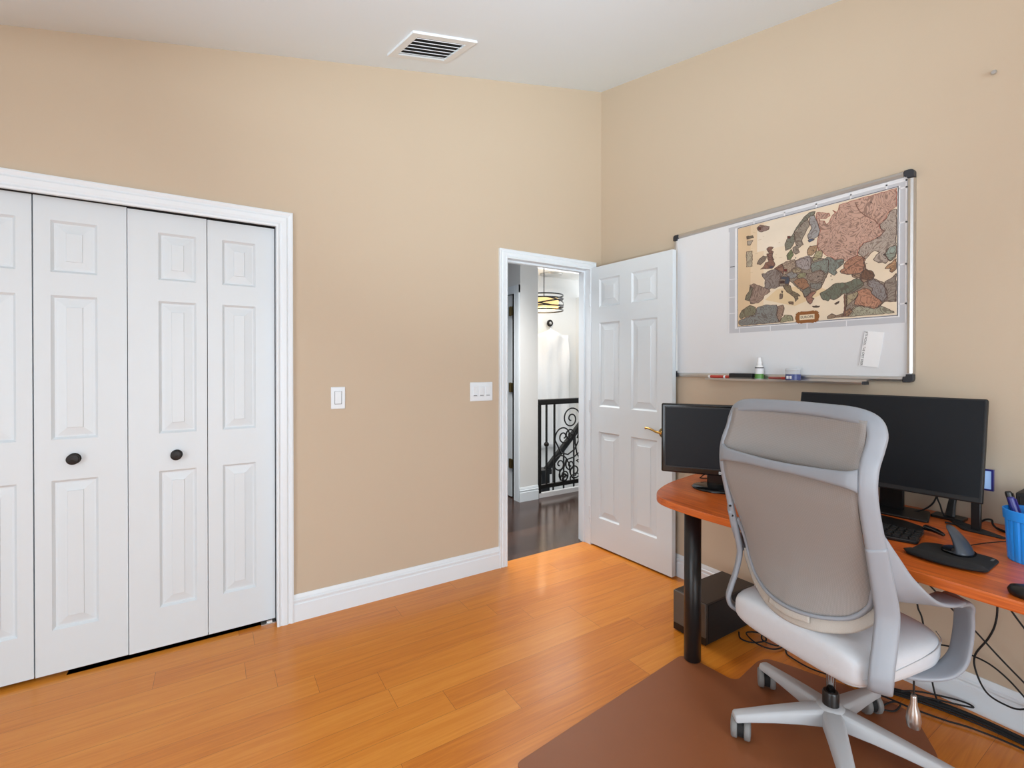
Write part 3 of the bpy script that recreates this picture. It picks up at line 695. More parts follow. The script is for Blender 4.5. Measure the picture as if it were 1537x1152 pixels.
bm = box(-0.066, -0.030, TY1 - 0.012, TY1, 1.236, 1.250); obj('tray_end', W_(bm), 'corner', wb)

# the map: grey bordered sheet, printed land shapes, title cartouche
MY0, MY1, MZ0, MZ1 = -1.053, -1.862, 1.500, 2.097
IY0, IY1, IZ0, IZ1 = -1.110, -1.828, 1.535, 2.073
mp = thing('wall_map', 'vintage coloured map of Europe with grey border taped to the whiteboard', 'map', (-0.0142, MY0, MZ0))
def Mp(bm): return xform(bm, Matrix.Translation((0.0142, -MY0, -MZ0)))
obj('map_sheet', Mp(box(-0.0152, -0.0142, MY1, MY0, MZ0, MZ1)), 'sheet_grey', mp)
bm = bmesh.new(); X0, X1_ = -0.0157, -0.0151
bx(bm, X0, X1_, MY1, MY0, MZ1 - 0.006, MZ1); bx(bm, X0, X1_, MY1, MY1 + 0.006, MZ0, MZ1); bx(bm, X0, X1_, MY0 - 0.005, MY0, MZ0, MZ1 - 0.03)
bx(bm, X0, X1_, IY0, IY0 + 0.018, IZ0 - 0.012, IZ1 + 0.006); bx(bm, X0, X1_, IY1 - 0.010, IY1, IZ0 - 0.010, IZ1 + 0.004); bx(bm, X0, X1_, IY1, IY0, IZ0 - 0.010, IZ0 - 0.004)
for y in (-1.20, -1.36, -1.51, -1.655, -1.79): bx(bm, X0, X1_, y - 0.003, y + 0.003, IZ1 + 0.002, MZ1)
for y in (-1.12, -1.29, -1.47, -1.64): bx(bm, X0, X1_, y - 0.002, y + 0.002, MZ0, IZ0 - 0.008)
for z in (1.58, 1.745, 1.92, 2.065): bx(bm, X0, X1_, MY1, IY1 - 0.008, z - 0.003, z + 0.003)
for z in (1.61, 1.70, 1.80): bx(bm, X0, X1_, IY0 + 0.016, MY0, z - 0.0015, z + 0.0015)
obj('border_print', Mp(bm), 'sheet_light', mp)
bm = box(-0.0160, -0.0151, IY0 + 0.020, MY0 - 0.010, 1.868, 1.872); obj('border_mark', Mp(bm), 'ink', mp)
MAP_LANDS = [
 ((152,136,116),[(294,524),(429,572),(528,574),(631,525),(631,405),(611,360),(590,291),(564,270),(529,263),(489,219),(471,272),(430,330),(406,366),(387,388),(373,346),(339,351),(315,355),(324,465)]),
 ((150,132,114),[(725,198),(831,286),(878,311),(939,261),(997,251),(997,104),(940,112),(905,72),(810,100),(757,59),(730,32)]),
 ((158,124,98),[(708,390),(830,496),(843,391),(889,332),(878,300),(831,286),(812,323),(770,366)]),
 ((205,158,135),[(561,963),(634,931),(641,906),(616,889),(575,899),(580,884),(607,872),(617,840),(630,845),(637,856),(645,882),(656,908),(672,918),(656,949),(678,922),(689,938),(695,980),(779,986),(996,994),(997,852),(973,837),(957,819),(945,777),(911,740),(915,709),(940,678),(923,653),(866,618),(830,616),(810,587),(798,547),(801,521),(753,501),(724,492),(719,512),(667,515),(641,554),(618,566),(600,603),(572,623),(562,672),(567,717),(574,748),(583,792),(576,846),(557,899)]),
 ((182,163,146),[(997,829),(984,836),(963,823),(948,775),(913,736),(919,705),(940,678),(923,650),(866,615),(830,612),(810,581),(801,540),(827,496),(843,480),(867,518),(890,536),(913,512),(898,498),(882,465),(910,429),(929,431),(944,415),(958,436),(943,493),(947,516),(965,541),(997,555)]),
 ((152,166,152),[(939,494),(950,527),(965,541),(997,546),(997,479),(966,428),(951,461)]),
 ((152,166,148),[(937,488),(996,489),(995,457),(971,430),(954,456)]),
 ((198,146,98),[(941,377),(955,401),(997,443),(997,360),(976,337),(965,350),(969,371)]),
 ((152,136,120),[(997,327),(979,298),(942,272),(939,250),(949,210),(953,154),(940,123),(974,113),(991,106),(997,159)]),
 ((143,134,130),[(856,321),(878,322),(896,285),(932,252),(946,211),(950,166),(953,127),(933,116),(912,138),(890,163),(872,194),(879,227),(850,265)]),
 ((125,86,62),[(816,351),(827,383),(845,397),(881,361),(889,332),(882,310),(853,304),(831,314),(816,323)]),
 ((168,132,102),[(766,361),(812,363),(819,339),(793,332),(774,342)]),
 ((190,128,96),[(723,463),(746,493),(769,511),(800,518),(830,496),(841,471),(830,451),(837,421),(827,383),(812,369),(778,370),(743,371),(708,390),(700,409),(723,428)]),
 ((128,136,124),[(523,494),(536,523),(592,528),(625,551),(646,540),(671,510),(687,518),(721,507),(719,470),(691,440),(675,426),(684,400),(668,380),(634,416),(614,408),(588,444),(550,433),(528,444)]),
 ((110,116,96),[(581,237),(614,259),(631,272),(660,303),(688,310),(724,304),(763,312),(793,330),(816,314),(831,286),(833,268),(816,248),(779,219),(740,208),(725,216),(693,185),(665,168),(642,183),(632,163),(602,179),(589,205)]),
 ((192,130,96),[(802,199),(798,222),(839,239),(864,223),(874,188),(890,163),(915,132),(929,108),(905,72),(884,63),(855,83),(810,100),(780,115),(787,149)]),
 ((170,154,116),[(736,196),(798,219),(800,176),(779,150),(756,123),(733,91),(741,137)]),
 ((166,162,134),[(757,59),(780,91),(810,97),(855,77),(891,59),(919,81),(940,68),(985,30),(988,19),(905,16),(745,16)]),
 ((168,120,82),[(729,62),(757,88),(772,57),(745,16),(730,17)]),
 ((132,116,88),[(725,198),(736,196),(741,125),(730,20),(718,27),(725,92)]),
 ((152,122,94),[(628,30),(653,52),(678,31),(718,45),(728,18),(628,11)]),
 ((90,75,60),[(669,134),(697,154),(693,137),(677,127)]),
 ((162,132,114),[(95,406),(123,415),(203,361),(244,334),(249,313),(203,279),(193,247),(161,217),(101,217),(90,254),(112,327)]),
 ((128,122,98),[(96,392),(123,374),(112,320),(90,247),(57,265),(68,313),(90,345)]),
 ((142,127,118),[(187,499),(213,494),(229,511),(284,526),(324,492),(339,456),(314,408),(320,355),(290,340),(254,346),(244,334),(208,360),(213,433),(192,471)]),
 ((150,104,84),[(279,531),(329,563),(348,526),(339,463),(314,494)]),
 ((172,147,122),[(334,562),(358,576),(419,581),(427,509),(401,495),(373,462),(344,455),(344,507)]),
 ((160,147,142),[(426,566),(456,585),(515,590),(530,549),(524,476),(506,464),(466,482),(429,515)]),
 ((140,140,136),[(353,460),(401,470),(438,437),(429,413),(392,407)]),
 ((166,146,112),[(401,489),(429,502),(466,478),(457,455),(410,455)]),
 ((66,76,92),[(324,439),(382,435),(387,388),(373,346),(349,376),(358,407),(324,420)]),
 ((132,116,86),[(339,351),(368,366),(392,342),(406,289),(439,264),(458,236),(439,239),(444,213),(425,190),(421,222),(392,265),(364,295)]),
 ((150,146,104),[(434,425),(461,451),(498,437),(489,408),(443,397)]),
 ((162,112,78),[(411,378),(439,398),(475,398),(498,375),(516,315),(476,290),(439,328)]),
 ((152,132,116),[(498,431),(529,431),(555,445),(589,444),(610,403),(598,357),(572,337),(529,357),(502,386)]),
 ((130,126,116),[(520,346),(572,330),(594,339),(590,291),(564,276),(525,295)]),
 ((120,120,106),[(476,290),(516,309),(525,264),(507,229),(485,220),(471,272)]),
 ((166,112,92),[(489,225),(529,263),(560,259),(530,213),(547,199),(521,152),(503,179)]),
 ((132,126,96),[(11,100),(34,162),(96,204),(139,178),(150,129),(123,97),(74,94),(23,78)]),
 ((132,132,126),[(8,58),(74,87),(134,103),(150,170),(208,190),(295,180),(305,119),(295,87),(316,12),(28,6),(8,26)]),
 ((166,132,108),[(305,165),(340,174),(349,147),(340,76),(316,19),(295,80)]),
 ((160,156,118),[(320,18),(350,75),(402,63),(412,17),(320,10)]),
 ((135,110,90),[(320,282),(339,273),(335,234),(317,230)]),
 ((125,105,85),[(329,310),(340,302),(335,279)]),
 ((135,105,80),[(378,196),(411,191),(411,166),(383,176)]),
 ((85,70,55),[(534,135),(582,129),(574,118),(543,121)]),
 ((140,122,104),[(171,652),(197,673),(223,660),(208,617),(176,590),(150,603)]),
 ((146,98,80),[(223,687),(264,677),(264,624),(284,566),(274,542),(244,538),(176,546),(203,571),(213,602),(239,609),(228,652)]),
 ((140,96,82),[(222,734),(239,748),(272,735),(255,711),(272,692),(264,651),(277,612),(239,621),(233,666),(239,693)]),
 ((48,68,110),[(244,558),(274,558),(264,534),(244,538)]),
 ((130,131,112),[(551,977),(513,980),(479,951),(450,907),(425,860),(400,805),(364,781),(352,735),(357,681),(391,690),(411,726),(421,758),(415,821),(440,862),(475,905),(504,923),(513,946),(542,943)]),
 ((156,142,124),[(504,923),(516,879),(504,842),(480,782),(466,745),(476,702),(441,677),(451,640),(426,626),(411,650),(406,693),(431,707),(421,758),(418,814),(445,860),(475,905)]),
 ((162,157,154),[(513,946),(546,942),(565,876),(580,806),(571,749),(538,732),(509,740),(504,782),(528,835),(518,871)]),
 ((64,96,132),[(505,731),(533,740),(547,726),(514,712)]),
 ((120,132,86),[(365,634),(396,682),(411,623),(391,586),(370,591)]),
 ((186,146,104),[(500,628),(519,677),(566,664),(562,626),(529,587),(505,600)]),
 ((176,166,122),[(534,546),(553,615),(585,626),(599,603),(590,553),(539,531)]),
 ((150,120,110),[(148,960),(174,981),(241,945),(238,917),(185,908),(162,926)]),
 ((110,40,36),[(159,964),(179,957),(179,932),(159,938)]),
 ((125,40,36),[(370,811),(390,805),(388,785),(370,790)]),
 ((120,30,30),[(347,510),(368,505),(368,481),(347,486)]),
 ((60,30,24),[(314,405),(351,398),(351,372),(315,379)]),
 ((120,108,88),[(68,902),(116,896),(124,871),(71,871)]),
 ((178,160,140),[(74,855),(119,846),(98,804),(77,809)]),
 ((186,170,140),[(68,748),(113,744),(113,591),(68,593)]),
]
MAP_RIDGES = [[(785,965),(792,932),(808,883),(841,832),(868,802),(888,783),(907,741)],[(827,490),(859,526)],[(725,216),(729,127),(726,21)]]
def map_mesh():
    bm = bmesh.new(); cl = bm.loops.layers.float_color.new('Col')
    def P(u, v, lift): return (-0.0155 - lift, IY0 + (IY1 - IY0) * u / 1000 + 0 * v, IZ0 + (IZ1 - IZ0) * v / 1000)
    def face(pts, c, lift, a=1.0):
        f = bm.faces.new([bm.verts.new(P(u, v, lift)) for u, v in pts])
        for l in f.loops: l[cl] = (*s2l(c), a)
    rnd = random.Random(3)
    def tone(c): g = sum(c) / 3; return tuple(0.96 * (v * 0.80 + g * 0.20) for v in c)
    # sea with warmer western margin
    for i in range(10):
        a, b = i * 100, (i + 1) * 100
        c0 = (214, 186, 150) if i == 0 else (222, 198, 166) if i == 1 else (226, 208, 182)
        face([(a, 0), (b, 0), (b, 1000), (a, 1000)], c0, 0.0, 0.0)
    face([(150, 720), (420, 730), (500, 980), (240, 990), (150, 930)], (226, 212, 192), 0.00005, 0.0)
    face([(210, 240), (420, 150), (640, 250), (540, 330), (300, 330)], (220, 194, 154), 0.00005, 0.0)
    for i, (c, pts) in enumerate(MAP_LANDS):
        # jitter the coast a little between the given corners
        out = []
        for (u0, v0), (u1, v1) in zip(pts, pts[1:] + pts[:1]):
            n = max(1, int(math.hypot(u1 - u0, (v1 - v0) * 0.75) / 12))
            for k in range(n):
                t = k / n; j = 0 if k == 0 else 3.2
                out.append((min(998, max(2, u0 + (u1 - u0) * t + rnd.uniform(-j, j))), min(998, max(2, v0 + (v1 - v0) * t + rnd.uniform(-j, j)))))
        face(out, tone(c), 0.0001 + i * 0.000004)
        for (u0, v0), (u1, v1) in zip(out, out[1:] + out[:1]):
            dx, dy = u1 - u0, v1 - v0; L = math.hypot(dx, dy)
            if L < 0.5: continue
            nx, ny = -dy / L * 2.0, dx / L * 2.0
            face([(u0 - nx, v0 - ny), (u1 - nx, v1 - ny), (u1 + nx, v1 + ny), (u0 + nx, v0 + ny)], (84, 64, 56) if i != 3 else (150, 84, 70), 0.0004 + i * 0.000001, 0.0)
    for ln in MAP_RIDGES:
        for (u0, v0), (u1, v1) in zip(ln, ln[1:]):
            dx, dy = u1 - u0, v1 - v0; L = math.hypot(dx, dy); nx, ny = -dy / L * 2.5, dx / L * 2.5
            face([(u0 - nx, v0 - ny), (u1 - nx, v1 - ny), (u1 + nx, v1 + ny), (u0 + nx, v0 + ny)], (120, 84, 70), 0.0006, 0.0)
    for k in range(46):
        u, v = rnd.uniform(420, 990), rnd.uniform(330, 960); r = rnd.choice((2.2, 2.8, 4.2))
        face([(u + r * math.cos(t * 1.05), v + 1.33 * r * math.sin(t * 1.05)) for t in range(6)], (50, 40, 38), 0.0007, 0.0)
    for k in range(26):
        u, v = rnd.uniform(90, 330), rnd.uniform(520, 960); a = rnd.uniform(8, 26)
        face([(u, v), (u + a, v), (u + a, v + 3), (u, v + 3)], (196, 172, 138), 0.0002, 0.0)
    # neat line
    for u0, v0, u1, v1 in ((-6, -8, 1006, -3), (-6, 1003, 1006, 1008), (-6, -8, -2, 1008), (1002, -8, 1006, 1008)):
        face([(u0, v0), (u1, v0), (u1, v1), (u0, v1)], (70, 68, 84), 0.0002, 0.0)
    return bm
obj('map_print', Mp(map_mesh()), 'map', mp)
CY, CZ = IY0 + (IY1 - IY0) * 0.502, 1.556
cpts = []
for i in range(72):
    a = 2 * math.pi * i / 72; c, s = math.cos(a), math.sin(a); e = 2 / 5
    wob = 1 + 0.055 * math.cos(a * 18)
    cpts.append((0.053 * math.copysign(abs(c) ** e, c) * wob, 0.029 * math.copysign(abs(s) ** e, s) * wob))
bm = prism(cpts, 0, 0.0012); xform(bm, Matrix(((0, 0, -1, -0.0158), (-1, 0, 0, CY), (0, 1, 0, CZ), (0, 0, 0, 1))))
ct = obj('cartouche', Mp(bm), 'cartouche', mp)
bm = box(-0.0176, -0.0168, CY - 0.034, CY + 0.034, CZ - 0.0125, CZ + 0.0125); obj('title_panel', Mp(bm), 'cream', ct)
text_mesh('EUROPE', 0.0165, 'ink', ct, Matrix.Translation((0.0142, -MY0, -MZ0)) @ Matrix(((0, 0, -1, -0.0178), (-1, 0, 0, CY), (0, 1, 0, CZ), (0, 0, 0, 1))), 'title_lettering')

# note taped below the map, tilted, lettering along its left edge
nt_ = thing('paper_note', 'small white card with vertical lettering stuck on the whiteboard below the map', 'note', (-0.0145, -1.738, 1.392))
A_ = R(-8)
Mn = Matrix(((0, 0, -1, -0.0015), (-1, 0, 0, 0), (0, 1, 0, 0), (0, 0, 0, 1))) @ Matrix.Rotation(A_, 4, 'Z')
obj('card', xform(box(-0.036, 0.036, -0.077, 0.077, -0.0012, 0.0012), Mn), 'paper', nt_)
obj('grey_edge', xform(box(-0.0395, -0.0355, -0.075, 0.077, -0.0012, 0.0006), Mn), 'sheet_grey', nt_)
text_mesh('JETS ROGSL TAE CPET EISER', 0.0122, 'ink', nt_, Mn @ Matrix.Translation((-0.0285, 0, 0.0014)) @ Matrix.Rotation(R(-90), 4, 'Z'), 'lettering')

# things in the tray
def on_tray(name, label, cat, y): return thing(name, label, cat, (-0.046, y, 1.2475))
def marker(y0, y1, m, label, parts):
    t = on_tray('whiteboard_marker', label, 'marker', (y0 + y1) / 2); L = abs(y1 - y0) / 2
    M = Matrix.Translation((0.0, 0, 0.009))
    for n_, a, b, r, mm in parts:
        obj(n_, lathe([(r * 0.8, a * L), (r, a * L + 0.002), (r, b * L - 0.002), (r * 0.8, b * L)], 16, 'Y', M=M), mm, t, smooth=False)
    return t
marker(-1.083, -0.950, 'red', 'red marker with white label lying at the left end of the whiteboard tray', (('barrel', -0.55, 0.80, 0.0085, 'red'), ('end_cap', 0.80, 1.0, 0.008, 'paper'), ('collar', -0.62, -0.45, 0.009, 'paper'), ('cap', -1.0, -0.62, 0.0088, 'red')))
er = on_tray('whiteboard_eraser', 'black felt whiteboard eraser standing in the tray beside the spray bottle', 'eraser', -1.152)
obj('eraser_back', box(-0.016, 0.016, -0.066, 0.066, 0.008, 0.030), 'black_matte', er, bevel=0.004)
obj('felt_pad', box(-0.015, 0.015, -0.064, 0.064, 0.0, 0.009), 'tower_front', er, bevel=0.002)
sb = on_tray('spray_bottle', 'small white capped spray bottle with green label on the whiteboard tray', 'bottle', -1.250)
obj('body', lathe([(0.018, 0.0), (0.0205, 0.003), (0.0205, 0.062), (0.017, 0.070), (0.011, 0.076)], 24), 'paper', sb, smooth=True)
obj('label', lathe([(0.0209, 0.030), (0.0209, 0.060)], 24, cap=False), 'sheet_light', sb, smooth=True)
obj('green_band', lathe([(0.021, 0.004), (0.021, 0.029)], 24, cap=False), 'green', sb, smooth=True)
obj('dark_band', lathe([(0.021, 0.058), (0.021, 0.063)], 24, cap=False), 'ink', sb, smooth=True)
obj('cap', lathe([(0.012, 0.074), (0.0125, 0.088), (0.010, 0.092), (0.009, 0.112), (0.007, 0.114)], 20), 'paper', sb, smooth=True)
marker(-1.385, -1.300, 'red_dull', 'dull red pen lying in the tray between bottle and jar', (('barrel', -0.5, 1.0, 0.006, 'red_dull'), ('cap', -1.0, -0.5, 0.0068, 'red')))
jr = on_tray('magnet_jar', 'clear plastic jar with blue label standing in the whiteboard tray', 'jar', -1.427); jr.location.x = -0.058
obj('jar_body', lathe([(0.031, 0.0), (0.033, 0.003), (0.033, 0.046), (0.030, 0.048)], 28), 'clear', jr, smooth=True)
obj('jar_label', lathe([(0.0335, 0.002), (0.0335, 0.030)], 28, cap=False), 'navy', jr, smooth=True)
obj('label_patch', join(*[box(-0.0346, -0.0325, y - 0.006, y + 0.004, 0.008, 0.022) for y in (0.010, -0.004)]), 'sheet_light', jr)
obj('lid', lathe([(0.034, 0.046), (0.034, 0.056), (0.031, 0.058)], 28), 'clear', jr, smooth=True)

# ------------------------------------------------------------------ desk
DZ = 0.735
desk = thing('desk', 'cherry wood desk with rounded left end and black pole legs', 'desk', (-0.41, -1.8, 0))
contour = [(-0.004, -0.971), (-0.267, -1.028), (-0.482, -1.068), (-0.586, -1.098), (-0.674, -1.135), (-0.737, -1.173), (-0.781, -1.22), (-0.804, -1.288), (-0.814, -1.43), (-0.808, -1.571), (-0.786, -1.843), (-0.774, -2.085), (-0.773, -2.347), (-0.776, -2.64), (-0.004, -2.64)]
fine = [tuple(p) for p in smooth_path(contour[1:14], 4)]
fine = [contour[0]] + fine + [contour[-1]]
D = lambda bm: xform(bm, Matrix.Translation((0.41, 1.8, 0)))
obj('desktop', D(prism(fine, DZ - 0.028, DZ)), 'desk', desk, bevel=0.003)
# edge banding follows the front contour
bm = bmesh.new(); ring_pts = fine[1:-1]; rings = []
for i, p in enumerate(ring_pts):
    a = Vector(ring_pts[max(i - 1, 0)]); b = Vector(ring_pts[min(i + 1, len(ring_pts) - 1)]); t = (b - a).normalized(); nn = Vector((t.y, -t.x))
    if nn.x > 0 and False: nn = -nn
    pv = Vector(p); q = pv + nn * 0.0
    c = Vector((-0.3, -1.8)); 
    if (pv - c).dot(nn) < 0: nn = -nn
    rings.append([(*(pv - nn * 0.004), DZ - 0.029), (*(pv + nn * 0.002), DZ - 0.029), (*(pv + nn * 0.0035), DZ - 0.025), (*(pv + nn * 0.0035), DZ - 0.004), (*(pv + nn * 0.0015), DZ + 0.0006), (*(pv - nn * 0.004), DZ + 0.0006)])
loft(rings, bm); obj('edge_band', D(bm), 'desk_edge', desk)
for x, y in ((-0.652, -1.300), (-0.652, -2.50), (-0.11, -1.72), (-0.11, -2.50)):
    lg = obj('leg', D(lathe([(0.033, 0.0045), (0.036, 0.008), (0.036, DZ - 0.028)], 28, M=Matrix.Translation((x, y, 0.0)))), 'black', desk, smooth=False)
    for p in lg.data.polygons: p.use_smooth = len(p.vertices) == 4
    obj('mounting_plate', D(lathe([(0.055, DZ - 0.034), (0.055, DZ - 0.0281)], 24, M=Matrix.Translation((x, y, 0)))), 'black', lg)
obj('apron', D(box(-0.14, -0.12, -2.45, -1.76, DZ - 0.09, DZ - 0.0281)), 'black_matte', desk)

# ------------------------------------------------------------------ monitors
def rot_to(yaw_dir):
    """local x = screen right seen by the viewer ... local y = away from viewer, local z up"""
    d = Vector(yaw_dir).normalized(); z = Vector((0, 0, 1)); y = z.cross(d)
    return Matrix((d, y, z)).transposed().to_4x4()
m1 = thing('monitor', 'smaller black desktop monitor with round base at the left end of the desk', 'monitor', (-0.435, -1.285, DZ))
m1.matrix_world = Matrix.Translation((-0.435, -1.285, DZ)) @ rot_to((0.558, -0.83, 0))
HW = 0.262
obj('housing', box(-HW, HW, -0.030, 0.014, 0.066, 0.400), 'black_gloss', m1, bevel=0.007, bseg=3)
obj('screen', box(-HW + 0.020, HW - 0.020, -0.0315, -0.029, 0.098, 0.381), 'screen', m1)
obj('bezel_lip', join(box(-HW + 0.016, HW - 0.016, -0.0335, -0.0295, 0.093, 0.0975), box(-HW + 0.016, HW - 0.016, -0.0335, -0.0295, 0.3815, 0.386), box(-HW + 0.016, -HW + 0.0195, -0.0335, -0.0295, 0.093, 0.386), box(HW - 0.0195, HW - 0.016, -0.0335, -0.0295, 0.093, 0.386)), 'black', m1)
obj('rear_shell', box(-0.17, 0.17, 0.014, 0.045, 0.10, 0.34), 'black_matte', m1, bevel=0.012)
bm = bmesh.new()
for i in range(4):
    x = 0.002 + i * 0.0125
    bx(bm, x - 0.005, x + 0.005, -0.0322, -0.0298, 0.0755, 0.0775); bx(bm, x - 0.005, x + 0.005, -0.0322, -0.0298, 0.0845, 0.0865); bx(bm, x - 0.005, x - 0.0025, -0.0322, -0.0298, 0.0755, 0.0865); bx(bm, x + 0.0025, x + 0.005, -0.0322, -0.0298, 0.0755, 0.0865)
obj('logo_mark', bm, 'led', m1)
obj('neck', join(box(-0.055, 0.055, -0.012, 0.02, 0.004, 0.11)), 'black_gloss', m1, bevel=0.006)
bm = lathe([(0.122, 0.0), (0.124, 0.004), (0.116, 0.011), (0.070, 0.017), (0.02, 0.020)], 40); bmesh.ops.scale(bm, vec=(1.0, 0.82, 1), verts=bm.verts)
obj('base', bm, 'black_gloss', m1, smooth=True)

m2 = thing('monitor', 'wide black monitor tilted back behind the office chair', 'monitor', (-0.17, -1.845, DZ))
M2 = Matrix.Translation((-0.17, -1.845, DZ)) @ rot_to((0.078, -0.997, 0)); m2.matrix_world = M2
T = Matrix.Translation((-0.015, -0.060, 0.104)) @ Matrix.Rotation(R(-14), 4, 'X')
HW2 = 0.306; H2 = 0.370
obj('housing', xform(box(-HW2, HW2, -0.010, 0.018, 0, H2), T), 'black_matte', m2, bevel=0.004)
obj('screen', xform(box(-HW2 + 0.007, HW2 - 0.007, -0.0115, -0.009, 0.018, H2 - 0.007), T), 'screen', m2)
obj('rear_shell', xform(box(-0.20, 0.20, 0.018, 0.045, 0.05, 0.27), T), 'black_matte', m2, bevel=0.012)
obj('neck', xform(box(-0.030, 0.048, 0.040, 0.062, 0.006, 0.20), Matrix()), 'black', m2, bevel=0.004)
obj('base', prism(round_poly([(-0.15, -0.07), (0.15, -0.07), (0.12, 0.10), (-0.12, 0.10)], 0.02), 0.0, 0.008), 'black', m2, bevel=0.002)

# slim stand at the right corner of the wide monitor
sd = thing('display_stand', 'slim black post on flat triangular base under the right corner of the wide monitor', 'stand', (-0.182, -2.118, DZ))
obj('post', xform(box(-0.009, 0.009, -0.0125, 0.0125, 0.004, 0.107), Matrix()), 'black', sd, bevel=0.002)
obj('base', prism(round_poly([(-0.035, -0.075), (-0.020, -0.080), (0.085, 0.075), (0.075, 0.095), (-0.03, 0.03)], 0.012), 0.0, 0.006), 'black_matte', sd, bevel=0.0015)
td = thing('small_display', 'small lit display with dark frame peeking out right of the wide monitor', 'display', (-0.065, -2.045, DZ))
Mt = rot_to((0.0, -1.0, 0.0))
obj('frame', xform(join(box(-0.06, 0.092, -0.006, 0.006, 0.128, 0.134), box(-0.06, 0.092, -0.006, 0.006, 0.200, 0.206), box(-0.06, -0.054, -0.006, 0.006, 0.134, 0.200), box(0.086, 0.092, -0.006, 0.006, 0.134, 0.200)), Mt), 'purple', td)
obj('lit_panel', xform(box(-0.054, 0.086, -0.003, 0.004, 0.134, 0.200), Mt), 'screen_lit', td)
obj('arm', ribbon([(-0.01, 0.0, 0.13, 0, 1, 0, 0.022, 0.010), (0.0, 0.02, 0.075, 0, 1, 0, 0.022, 0.010), (-0.015, 0.025, 0.006, 0, 1, 0, 0.03, 0.012)], 4), 'black', td)
obj('foot', prism(round_poly([(-0.05, -0.02), (0.02, -0.02), (0.02, 0.075), (-0.05, 0.075)], 0.01), 0.0, 0.010), 'black', td, bevel=0.002)
sp = thing('desk_speaker', 'black box speaker standing at the wall behind the blue cup', 'speaker', (-0.10, -2.285, DZ))
obj('cabinet', box(-0.060, 0.060, -0.075, 0.075, 0.0, 0.155), 'black_matte', sp, bevel=0.004)
obj('grille', box(-0.064, -0.060, -0.066, 0.066, 0.012, 0.145), 'rubber', sp, bevel=0.002)

# ------------------------------------------------------------------ keyboard, pad, mouse, cup, puck
kb = thing('keyboard', 'black ergonomic keyboard lying in front of the wide monitor', 'keyboard', (-0.455, -2.008, DZ))
kb.rotation_euler = (0, 0, R(6))
# local: x away from the user (0 = front edge), y to the left
def kz(x): return 0.016 + 0.05 * x
outl = round_poly([(-0.075, -0.045), (0.095, -0.030), (0.125, 0.03), (0.150, 0.20), (0.125, 0.40), (0.095, 0.445), (-0.075, 0.46), (-0.105, 0.32), (-0.085, 0.21), (-0.105, 0.10)], 0.018)
bm = bmesh.new(); a = [bm.verts.new((x, y, 0.0)) for x, y in outl]; b = [bm.verts.new((x, y, kz(x))) for x, y in outl]
bm.faces.new(a[::-1]); bm.faces.new(b)
for i in range(len(outl)): bm.faces.new((a[i], a[(i + 1) % len(outl)], b[(i + 1) % len(outl)], b[i]))
obj('tray', bm, 'black', kb, bevel=0.003)
for r in range(5):
    for c in range(21):
        if c in (10,): continue
        x = -0.068 + r * 0.0205 + 0.012 * math.exp(-((c - 10.5) / 4) ** 2); y = -0.032 + c * 0.0222
        bm = bmesh.new(); z0 = kz(x)
        bot = [(-0.0086, -0.0095), (0.0086, -0.0095), (0.0086, 0.0095), (-0.0086, 0.0095)]; top = [(p[0] * 0.8, p[1] * 0.8) for p in bot]
        va = [bm.verts.new((x + p[0], y + p[1], z0)) for p in bot]; vb = [bm.verts.new((x + p[0], y + p[1], z0 + 0.0075)) for p in top]
        bm.faces.new(vb)
        for i in range(4): bm.faces.new((va[i], va[(i + 1) % 4], vb[(i + 1) % 4], vb[i]))
        if (r * 21 + c) < 100: obj('key', bm, 'black_matte', kb)
        else: bm.free()
obj('tilt_wing', ribbon([(0.085, -0.03, 0.022, 0, 0.3, 1, 0.016, 0.028), (0.080, -0.060, 0.019, 0, 0.3, 1, 0.012, 0.022), (0.066, -0.085, 0.013, 0, 0.3, 1, 0.008, 0.010)], 5), 'black_gloss', kb, smooth=True)

pd = thing('mouse_pad', 'black cloth mouse pad with a raised wrist rest near the desk edge', 'mouse pad', (-0.548, -2.150, DZ))
obj('pad', prism(round_poly([(-0.095, 0.088), (0.065, 0.088), (0.090, 0.05), (0.080, -0.075), (0.060, -0.092), (-0.08, -0.095)], 0.022), 0.0, 0.005), 'fabric_black', pd, bevel=0.002)
bm = bmesh.new(); rings = []
for i in range(15):
    t = i / 14; y = 0.094 - 0.192 * t; k = math.sin(math.pi * min(1, max(0, t))) ** 0.28 if 0 < t < 1 else 0.12
    xc = -0.078 - 0.012 * math.sin(math.pi * t); ring = []
    for j in range(14):
        a = 2 * math.pi * j / 14; c, s = math.cos(a), math.sin(a)
        ring.append((xc + 0.033 * k * c, y, 0.0105 + 0.0100 * k * (s if s > -0.9 else -0.9)))
    rings.append(ring)
obj('wrist_rest', loft(rings), 'fabric_black', pd, smooth=True)
obj('pad_tag', box(0.040, 0.062, -0.082, -0.076, 0.005, 0.0056), 'ink_grey', pd)

ms = thing('vertical_mouse', 'dark grey fin shaped vertical mouse standing on the mouse pad', 'mouse', (-0.508, -2.158, DZ + 0.0055))
rings = []
NZ = 14
for i in range(NZ + 1):
    t = i / NZ; z = 0.074 * t
    # plan outline shrinks and leans to the left and forward as it rises
    sx = 0.046 * (1 - 0.60 * t ** 1.3); sy = 0.030 * (1 - 0.30 * t ** 0.5) * (1 - 0.62 * t ** 2.0)
    ox = 0.004 + 0.018 * t ** 1.2; oy = -0.004 + 0.040 * t ** 1.7
    if i == NZ: sx *= 0.4; sy *= 0.45
    ring = []
    for j in range(24):
        a = 2 * math.pi * j / 24; c, s = math.cos(a), math.sin(a)
        inward = 0.55 if s > 0 and t > 0.1 else 1.0        # thumb hollow on the left
        ring.append((ox + sx * c, oy + sy * s * inward, z))
    rings.append(ring)
obj('shell', loft(rings), 'mouse', ms, smooth=True, subsurf=1)
